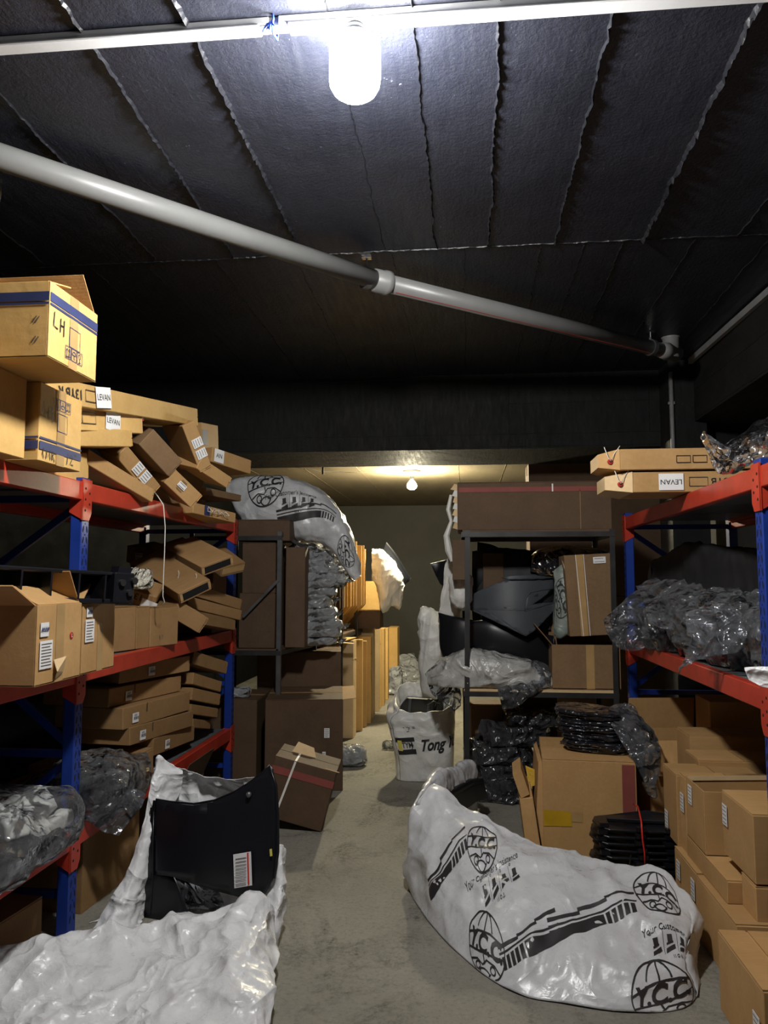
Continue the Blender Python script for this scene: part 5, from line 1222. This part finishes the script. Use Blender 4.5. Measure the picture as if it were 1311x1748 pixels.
# ------------------------------------------------------------------ cartons stacked at the right edge
GR = 'small brown cartons stacked under the right rack'
def side_box(label, x, y0, y1, z0, z1, W=.42, st=None, op=False, fl_=None, mat='card', **kw):
    d = (y1-y0, W, z1-z0); m = mtx_from((x+W/2, (y0+y1)/2, z0), 90)
    if op: b = open_box(label, m, d, mat, fl_ or (), GR, **kw)
    else: b = carton(label, m, d, mat, flaps='top', group=GR, tape=False, jit=.003, **kw)
    # aisle side is local +y here
    for (u_, v_) in (st or ()): sticker(b, d, '+y', u_, v_, .055, .085, lines=print_lines(.055, .085, 5, 4), label='white shipping sticker')
    return b
d90 = None
side_box('floor carton at the far left foot of the right stack', 1.02, 3.62, 3.98, 0, .262, st=((.13, .05), (-.10, .05)))
side_box('long floor carton in the bottom row of the right stack', 1.015, 3.12, 3.615, 0, .26)
side_box('low front carton lit on top at the bottom right corner', .925, 2.62, 3.045, 0, .272, W=.20, st=((.16, .0),))
side_box('tall carton behind the low front one at the lower right corner', 1.13, 2.55, 3.055, 0, .395, W=.45)
side_box('upright carton just beyond the near right post foot', 1.10, 3.145, 3.30, 0, .39, W=.42)
side_box('carton with a sticker at the far left of the second row, right stack', 1.035, 3.965, 4.21, .265, .60, W=.40, st=((-.06, -.09),))
side_box('narrow carton with a sticker beside the open one, right stack', 1.05, 3.862, 3.96, .265, .615, W=.40, st=((.0, .05),))
side_box('flat carton under the open one in the right stack', 1.045, 3.30, 3.855, .265, .352)
b = side_box('open empty carton showing a dark inside in the right stack', 1.05, 3.575, 3.852, .356, .628, op=True, st=((-.06, .07),))
part('torn_rim', MB().bar((.13, -.20, .275), (.13, .20, .262), .004, .02), 'card_pale', b)
side_box('carton with a curled lid and sticker in front of the open one', 1.10, 3.145, 3.50, .40, .655, st=((-.13, .04),))
side_box('nearest upper carton at the right edge of the picture', 1.12, 2.55, 3.05, .40, .74)
side_box('stapled carton behind the open one in the right stack', 1.20, 4.15, 4.40, .265, .632, W=.45)
side_box('topmost carton at the back of the right stack', 1.25, 4.48, 4.74, .0, .69, W=.45)
open_box('open carton with a drooping flap beyond the hanging plastic cover', mtx_from((1.30, 5.02, 0), 8), (.46, .40, .60), 'card', (('-x', .16, 30), ('+y', .2, -12), ('-y', .2, 160)))
carton('plain carton panel behind the right stack under the rack', mtx_from((1.62, 4.98, 0), 0), (.30, .3, .83), 'card', flaps=None)

# ------------------------------------------------------------------ right rack: top shelf and middle shelf
Zr = 1.99
def right_long(label, px0, px1, pyc, y, H, mat, z, up):
    A, B = aty(px0, pyc, y), aty(px1, pyc, y); A.z = B.z = z+H/2
    W = .34; m, L = mtx_axis(A+V3((0, W/2, 0)), B+V3((0, W/2, 0)), (0,0,1), 0, H); d = (L, W, H)
    return carton(label, m, d, mat, flaps=None, group='long cartons on the right top shelf'), d
def tapered(c, d, lx, mat):
    x0 = -d[0]/2; w2 = d[1]/2; mb = MB()
    mb.add([(x0, -w2, 0), (x0, w2, 0), (x0, w2, d[2]), (x0, -w2, d[2]), (x0-lx, -w2+.05, .02), (x0-lx, w2-.06, .02), (x0-lx, w2-.06, d[2]-.02), (x0-lx, -w2+.05, d[2]-.02)], [(0,1,2,3), (7,6,5,4), (0,4,5,1), (1,5,6,2), (2,6,7,3), (3,7,4,0)])
    part('tapered_end', mb, mat, c)
    q = V3((x0-lx*.45, -w2+.02, d[2]*.42)); part('button', MB().tube([q, q+V3((0, -.012, 0))], [.014, .012], 14), 'button_red', c, label='red paper button')
    part('button_eye', MB().tube([q+V3((0,-.012,0)), q+V3((0,-.0135,0))], .006, 10), 'ink', c)
    part('tie_string', MB().tube([q+V3((-.03, -.012, .075)), q+V3((-.012, -.018, .02)), q+V3((0, -.02, 0)), q+V3((.02, -.016, .04)), q+V3((.05, -.01, .08))], .0022, 5), 'string', c, smooth=True)
yT = 4.0
zb = aty(1100, 843, yT).z
c, d = right_long('lower of two long cartons on the right top shelf, upside-down LEVAN label', 1080, 1330, 826, yT, .108, 'card', Zr+.004, 1)
tapered(c, d, .13, 'card_pale'); sticker(c, d, '-y', face_u(c, d, '-y', 1145), -.002, .122, .085, rot=180, text='LEVAN', tsize=.036, bold=.008, label='white label lettered LEVAN upside down')
on_face(c, d, '-y', stroke_poly(rect_lines(-d[0]/2+.28, -.025, .09, .045), .004), 'ink', 'printed_frame'); on_face(c, d, '-y', xf_poly(text_poly('13YB', .05, 0, .012), -d[0]/2+.44, 0, 1, 180), 'ink', 'lettering')
c, d = right_long('upper of two long cartons on the right top shelf with printed frames', 1058, 1330, 787, yT-.02, .108, 'card', Zr+.118, 1)
tapered(c, d, .10, 'card')
for x in (.28, .36): on_face(c, d, '-y', stroke_poly(rect_lines(-d[0]/2+x, -.02, .068, .035), .004), 'ink', 'printed_frame')
on_face(c, d, '-y', xf_poly(text_poly('13YB', .06, 0, .012), -d[0]/2+.53, 0, 1, 0), 'ink', 'lettering')
pouch('plastic_bag', 'clear plastic bag bulging over the edge of the right top shelf', 'bag', [((1199, 738), (1203, 750), 3.6, .05), ((1222, 752), (1216, 795), 3.55, .22), ((1250, 742), (1240, 812), 3.5, .30), ((1290, 722), (1285, 800), 3.45, .32), ((1340, 700), (1340, 790), 3.4, .34), ((1400, 700), (1400, 780), 3.4, .3)], 'film_milky', seed=12, amp=.03, s=6, fa=.03, fs=8, nu=80, nv=50, floor_z=2.0)
# middle shelf: film-wrapped parts
GP = 'film-wrapped parts on the right middle shelf'
Zm = 1.135
for lab, x, y, dd, sd_, rz, mt in (
    ('large clear film bundle of black parts at the front of the right middle shelf', 1.42, 4.05, (.50, .95, .33), 4, 5, 'film_milky'),
    ('clear film bundle at the far end of the right middle shelf', 1.38, 4.86, (.50, .62, .26), 7, -6, 'film_milky'),
    ('clear film bundle nearest the right hand post', 1.50, 3.45, (.48, .5, .30), 9, 8, 'film_milky')):
    r_ = thing('wrapped_part', lab, 'wrapped part', mtx_from((x, y, Zm), rz), GP)
    part('black_contents', blob_mb((dd[0]*.8, dd[1]*.86, dd[2]*.82), 50, 28, .6, .03, 6, sd_, .03, 9), 'film_dark', r_, smooth=True)
    part('film', blob_mb(dd, 80, 44, .6, .05, 6, sd_+3, .05, 8), mt, r_, smooth=True)
    part('tube_core', MB().tube([(-.1, -.1, dd[2]*.6), (.1, .12, dd[2]*.55)], .04, 12), 'black_plastic', r_, smooth=True)
def ear(label, rows, mat='film_milky', seed=0, org=None, nu=34, nv=30, **k):
    org = aty(*rows[0][0]) if org is None else org
    t_ = thing('plastic_flap', label, 'plastic sheet', tuple(org)); sheet('film', rows, mat, t_, nu, nv, .018, 8, seed, .014, 11, .001, org, **k); return t_
ear('hanging flap of clear film shaped like a funnel over the right beam', [[(1172, 1050, 3.75), (1205, 1035, 3.7), (1240, 1030, 3.65), (1268, 1045, 3.6)], [(1172, 1085, 3.62), (1205, 1090, 3.58), (1235, 1085, 3.55), (1278, 1075, 3.52)], [(1180, 1095, 3.58), (1205, 1120, 3.54), (1225, 1118, 3.52), (1262, 1112, 3.50)], [(1158, 1155, 3.58), (1180, 1135, 3.54), (1215, 1125, 3.52), (1240, 1120, 3.50)]], seed=2)
ear('grey film tail drooping from the far end of the right middle shelf', [[(1030, 1060, 5.0), (1060, 1030, 5.05), (1100, 1000, 5.1), (1130, 990, 5.1)], [(1038, 1085, 4.95), (1070, 1070, 4.95), (1105, 1050, 4.95), (1140, 1030, 4.95)], [(1055, 1108, 4.9), (1085, 1112, 4.88), (1110, 1100, 4.88), (1150, 1080, 4.88)]], 'film_milky', 3)
ear('spread sheet of clear film lying on top of the right shelf bundles', [[(1085, 1000, 4.9), (1130, 985, 4.8), (1190, 975, 4.6), (1250, 985, 4.3)], [(1100, 1030, 4.6), (1150, 1020, 4.5), (1210, 1010, 4.3), (1270, 1015, 4.0)], [(1110, 1070, 4.4), (1165, 1075, 4.2), (1220, 1070, 4.0), (1285, 1060, 3.7)]], seed=5)
ear('white film scrap caught on the near end of the right red beam', [[(1272, 1140, 3.0), (1295, 1138, 2.96), (1330, 1138, 2.92)], [(1276, 1155, 2.98), (1300, 1160, 2.95), (1335, 1160, 2.9)], [(1278, 1162, 2.97), (1305, 1172, 2.95), (1340, 1180, 2.9)]], 'sack_white', 6)

# ------------------------------------------------------------------ right steel rack
y5 = AY0
c = carton('long brown box with red stripe and torn end atop the right steel rack', mtx_from(((aty(781, 900, 5.46).x+aty(1046, 900, 5.46).x)/2, 5.46+.25, 1.902), 0), (aty(1046, 900, 5.46).x-aty(781, 900, 5.46).x, .5, .335), 'card_dark', flaps='top', tape=False)
d = (aty(1046, 900, 5.46).x-aty(781, 900, 5.46).x, .5, .335)
on_face(c, d, '-y', rect_poly(-d[0]/2+.01, .10, d[0]-.02, .035), 'stripe_red', 'printed_stripe'); on_face(c, d, '-y', rect_poly(d[0]/2-.22, -.165, .004, .28), 'card_edge', 'panel_seam')
part('strap', MB().box((.13, -d[1]/2-.002, .295), (.010, .002, .055)), 'strap_white', c)
rg = random.Random(4)
for k in range(7): part('torn_edge', MB().prism([(0, 0), (-.03-.02*rg.random(), .01), (-.02, .05), (0, .045)], lambda a, b, t_, k=k: V3((-d[0]/2+a, -d[1]/2+.01+t_, .005+.046*k+b)), 0, .006), 'foam_white' if k % 2 else 'card_pale', c)
fo = thing('foam_strip', 'ragged strip of white foam hanging down past the torn box end', 'foam', tuple(aty(768, 955, 5.6)))
part('strip', MB().tube([aty(770, 845, 5.6)-aty(768, 955, 5.6)+V3((0,0,0)), aty(765, 870, 5.6)-aty(768, 955, 5.6), aty(770, 890, 5.6)-aty(768, 955, 5.6), aty(762, 915, 5.6)-aty(768, 955, 5.6), aty(766, 940, 5.6)-aty(768, 955, 5.6), aty(772, 958, 5.6)-aty(768, 955, 5.6)], [.012, .016, .012, .022, .026, .014], 7), 'foam_white', fo)
carton('small brown carton hung beside the left post of the right steel rack', mtx_from((aty(783, 950, 5.40).x, 5.55, aty(783, 990, 5.42).z), 0), (.095, .2, .285), 'card_dark', flaps=None)
# white sacks in the left part of the rack, lit from behind
def P(name, label, cat, st, mat, **k): return pouch(name, label, cat, st, mat, **k)
GW_ = 'white sacks crammed into the right steel rack'
P('white_sack', 'tall folded white sack leaning out of the right steel rack into the aisle', 'sack', [((718, 1038), (716, 1060), 6.15, .05), ((724, 1035), (714, 1130), 6.15, .14), ((740, 1040), (722, 1180), 6.15, .22), ((752, 1050), (745, 1192), 6.15, .22), ((758, 1060), (756, 1170), 6.15, .12)], 'sack_back', group=GW_, seed=3, amp=.022, s=8)
P('white_sack', 'cream sack bulging beside the thin post of the right steel rack', 'sack', [((766, 988), (766, 1010), 5.75, .12), ((780, 975), (774, 1035), 5.72, .24), ((796, 975), (790, 1042), 5.72, .26), ((808, 985), (806, 1030), 5.74, .16)], 'sack_back', group=GW_, seed=6, amp=.015, s=8)
P('white_sack', 'upper white sack fold above the cream one in the right steel rack', 'sack', [((762, 955), (748, 1060), 5.95, .10), ((775, 945), (765, 1070), 5.95, .2), ((788, 950), (782, 1060), 5.95, .2), ((800, 960), (800, 1000), 5.95, .1)], 'sack_back', group=GW_, seed=9, amp=.022, s=8)
P('black_panel', 'black fender pointing into the aisle under the white sacks', 'car part', [((748, 1045), (750, 1060), 5.9, .03), ((765, 1050), (752, 1110), 5.85, .06), ((790, 1055), (775, 1140), 5.8, .08), ((840, 1065), (830, 1130), 5.78, .08), ((900, 1080), (900, 1110), 5.8, .06)], 'black_plastic', amp=0)
P('black_panel', 'small black panel tip above the folded white sack', 'car part', [((735, 962), (737, 966), 6.1, .02), ((752, 958), (745, 985), 6.1, .03), ((768, 955), (756, 1000), 6.05, .04), ((785, 960), (780, 990), 6.0, .03)], 'black_plastic', amp=0)
# grey bumper with its cut-out
BO = aty(880, 1080, 5.5)
bm_ = thing('bumper_cover', 'grey primed bumper corner with a dark lamp opening on the steel rack', 'car part', BO)
def bp(px, py, y): return aty(px, py, y)-BO
def outline_panel(poly, yf, org, bounds, n=18):
    """panel cut from an outline and curved by the depth function yf(px, py)"""
    bm = bmesh.new(); vs_ = [bm.verts.new((x, y, 0)) for x, y in poly]; bm.faces.new(vs_); bmesh.ops.triangulate(bm, faces=bm.faces[:], ngon_method='EAR_CLIP')
    x0, x1, y0, y1 = bounds
    for ax, lo_, hi in ((0, x0, x1), (1, y0, y1)):
        for k in range(1, n):
            co = V3((0,0,0)); no = V3((0,0,0)); co[ax] = lo_+(hi-lo_)*k/n; no[ax] = 1
            bmesh.ops.bisect_plane(bm, geom=list(bm.verts)+list(bm.edges)+list(bm.faces), plane_co=co, plane_no=no)
    bm.verts.index_update(); mb = MB(); mb.add([aty(v.co.x, v.co.y, yf(v.co.x, v.co.y))-org for v in bm.verts], [[v.index for v in f.verts] for f in bm.faces]); bm.free(); return mb
byf = lambda x, y: 5.56+.00035*max(0, 1040-y)**1.25+.00002*(x-880)**2-.0006*max(0, y-1040)
op = [(946, 1005), (925, 1007), (905, 1011), (897, 1021), (897, 1043), (920, 1036), (948, 1028)]
o = part('upper_skin', outline_panel([(803, 1018), (815, 1010), (830, 1003), (848, 996), (865, 991), (885, 988), (905, 986), (925, 986), (944, 989), (946, 1005), (925, 1007), (905, 1011), (897, 1021), (897, 1043), (850, 1042), (803, 1041)], byf, BO, (803, 951, 985, 1087)), 'grey_plastic', bm_, smooth=True); solid(o, .006)
o = part('lower_skin', outline_panel([(803, 1041), (850, 1042), (897, 1043), (920, 1036), (948, 1028), (951, 1036), (940, 1048), (925, 1064), (912, 1077), (898, 1086), (888, 1081), (875, 1072), (858, 1058), (840, 1048), (820, 1042.5)], byf, BO, (803, 951, 985, 1087)), 'grey_plastic', bm_, smooth=True); solid(o, .006)
o = part('lamp_opening', outline_panel(op, lambda x, y: byf(x, y)+.05, BO, (897, 948, 1005, 1043), 6), 'black_matt', bm_, smooth=True); solid(o, .004)
o = part('upper_lip', outline_panel([(855, 986), (875, 983), (910, 982), (944, 985), (944, 988), (905, 985), (865, 989)], lambda x, y: byf(x, y)-.02, BO, (855, 944, 982, 990), 5), 'grey_plastic', bm_, smooth=True); solid(o, .01)
part('opening_rim', MB().tube([aty(x, y, byf(x, y)-.004)-BO for x, y in op], .006, 6), 'grey_plastic', bm_, smooth=True)
part('inner_brace', MB().box(bp(880, 1060, 5.75), (.5, .04, .12)), 'black_matt', bm_)
# black things behind
P('black_panel', 'dark curved panel standing behind the grey bumper', 'car part', [((815, 925), (812, 1010), 6.0, .05), ((840, 930), (850, 1000), 6.0, .08), ((860, 940), (868, 990), 6.0, .06)], 'black_plastic', amp=0)
P('wrapped_part', 'dark film bundle high at the back of the right steel rack', 'wrapped part', [((905, 945), (905, 975), 5.95, .2), ((945, 932), (945, 985), 5.95, .3), ((1000, 935), (1000, 975), 5.95, .3), ((1040, 940), (1040, 960), 5.95, .2)], 'film_black', seed=4)
carton('dark brown board standing at the left back of the right steel rack', mtx_from((.25, 5.98, .805), 0), (.16, .08, .95), 'card_dark', flaps=None)
gs, GG, cG = P('printed_sack', 'faded green printed sack beside the tall taped carton', 'sack', [((945, 975), (945, 1085), 5.62, .06), ((958, 965), (955, 1092), 5.60, .12), ((985, 955), (980, 1080), 5.60, .14), ((1003, 950), (1000, 1075), 5.62, .1)], 'sack_green', seed=7, amp=.008, s=9)
SU, SV = spans(GG); HF = half_front(GG); u, v = uv_at_px(HF+cG, 960, 1020); print_on(GG, logo_art(.085), u, v*(HF.shape[1]-1)/(GG.shape[1]-1), 1/SU, -1/SV, 'ink', gs, 'printed_emblem', .003, -60, True, .02)
sticker_p = aty(958, 1038, 5.52)
dd = (.34, .30, .56); zc = .80+.32
c = carton('tall brown carton with tape seam and a printed label beside the blue post', Matrix.Translation((aty(1015, 1075, 5.45).x, 5.60, aty(1015, 1085, 5.45).z)) @ Matrix.Rotation(R(-3), 4, 'Y'), dd, 'card_mid', flaps=None)
on_face(c, dd, '-y', rect_poly(-.09, -.28, .05, .56), 'tape', 'tape_strip'); on_face(c, dd, '-y', stroke_poly([[(-.09, .28), (-.075, -.28)], [(-.035, .28), (-.03, -.28)]], .004), 'paper', 'tape_edge', .002)
s_ = sticker(c, dd, '-y', .07, .235, .085, .045, lines=print_lines(.085, .03, 2, 6), label='white printed label'); 
zz = aty(1000, 1170, 5.45).z
c = open_box('open carton with a raised flap and clear tape on the right steel rack', mtx_from((aty(1002, 1170, 5.45).x, 5.62, .805), 0), (.46, .32, .30), 'card_mid', (('-x', .18, 40), ('+y', .16, -10)))
on_face(c, (.46, .32, .30), '-y', rect_poly(.0, -.15, .055, .30), 'tape', 'tape_strip')
P('wrapped_part', 'pale film bundle on the right steel shelf, lit white at its left end', 'wrapped part', [((727, 1150), (732, 1180), 5.62, .10), ((760, 1120), (750, 1195), 5.62, .30), ((800, 1108), (795, 1182), 5.62, .42), ((850, 1112), (850, 1180), 5.62, .45), ((900, 1125), (900, 1180), 5.62, .42), ((945, 1150), (945, 1178), 5.64, .3)], 'film_pale', group='bundles on the right steel shelf', seed=5, amp=.02, s=8, nu=80, nv=44, floor_z=.805)
ear('grey film flap hanging off the right steel shelf in a point', [[(845, 1160, 5.50), (885, 1135, 5.50), (925, 1130, 5.52), (943, 1150, 5.52)], [(850, 1180, 5.40), (880, 1178, 5.39), (915, 1172, 5.40), (935, 1165, 5.41)], [(858, 1210, 5.40), (870, 1210, 5.39), (888, 1203, 5.39), (905, 1190, 5.40)]], 'film_milky', 8)
ear('pale film fold drooping over the left end of the steel shelf', [[(725, 1150, 5.62), (745, 1135, 5.60), (765, 1140, 5.58)], [(738, 1185, 5.58), (760, 1180, 5.56), (785, 1178, 5.52)], [(762, 1200, 5.56), (772, 1215, 5.55), (786, 1205, 5.52)]], 'film_milky', 9)
# below the shelf: cartons and a dark heap of wrapped parts
carton('brown carton on the floor at the left foot of the right steel rack', mtx_from((.22, 6.0, 0), 10), (.36, .3, .62), 'card_mid', flaps=None)
carton('second brown carton under the right steel shelf', mtx_from((.52, 6.02, .40), -6), (.40, .3, .30), 'card_dark', flaps=None)
rg = random.Random(31)
for k, (px, py, y, dd, la) in enumerate(((845, 1335, 5.75, (.42, .30, .14), 'lowest flat dark film bundle under the right steel shelf'), (865, 1300, 5.80, (.46, .34, .14), 'dark film bundle second from the floor under the steel shelf'), (850, 1272, 5.80, (.42, .32, .13), 'crumpled dark film bundle in the middle of the heap'), (875, 1245, 5.82, (.44, .30, .13), 'dark film bundle near the top of the heap'), (905, 1218, 5.84, (.34, .28, .10), 'topmost shiny dark film bundle under the steel shelf'))):
    p = aty(px, py, y); z = .004+.125*k
    bundle('wrapped_part', la, 'wrapped part', mtx_from((p.x, y-.05, z), rg.uniform(-10, 10)), dd, 'film_dark', k+40, 'dark film bundles under the right steel shelf', amp=.05, s=7, fa=.05, fs=9, nu=60, nv=30)
bp_ = thing('clip_part', 'small black plastic clip with a shiny glint before the dark heap', 'car part', mtx_from(tuple(atz(880, 1345, 0)), 20))
part('body', MB().prism([(-.10, 0), (.08, 0), (.10, .05), (.02, .09), (-.06, .06)], lambda a, b, t_: V3((a, t_, b)), -.05, .05), 'black_plastic', bp_, bevel=.006); part('pin', MB().tube([(.03, -.05, .05), (.03, -.075, .05)], .014, 10), 'chrome', bp_)

# dark backing added in the steel rack, light-blocking tiers in the back room
GB_ = 'black shells added as dark backing in the right steel rack'
P('black_panel', 'broad black shell added as dark backing at the back of the steel rack behind the grey bumper', 'car part', [((806, 940), (806, 1100), 6.02, .05), ((850, 935), (850, 1105), 6.0, .10), ((920, 940), (920, 1105), 6.0, .12), ((1010, 945), (1010, 1100), 6.0, .10), ((1040, 950), (1040, 1095), 6.02, .05)], 'black_matt', group=GB_, amp=.01)  # black sheet added to make the rear of the rack read dark
P('black_panel', 'low black shell added as dark backing under the grey bumper on the steel rack', 'car part', [((800, 1062), (800, 1105), 5.72, .05), ((840, 1058), (840, 1118), 5.70, .14), ((890, 1075), (890, 1130), 5.70, .16), ((945, 1085), (945, 1150), 5.72, .08)], 'black_plastic', group=GB_, amp=.0)
carton('tall dark tier added to block the back lamp at the right of the back room', mtx_from((1.32, 7.62, 0), 0), (1.4, .4, 1.4), 'card_dark', flaps=None)  # added tiers keep the back lamp off the column and right wall
carton('second dark tier added to block the back lamp, reaching near the ceiling', mtx_from((1.34, 7.62, 1.405), 0), (1.36, .4, 1.26), 'card_dark', flaps='top')
P('black_panel', 'black shell piled behind the film bundles on the right middle shelf', 'car part', [((1110, 960), (1110, 1040), 4.9, .1), ((1170, 925), (1170, 1040), 4.6, .25), ((1230, 930), (1230, 1040), 4.3, .28), ((1290, 935), (1290, 1040), 4.0, .2)], 'black_matt', amp=.02)
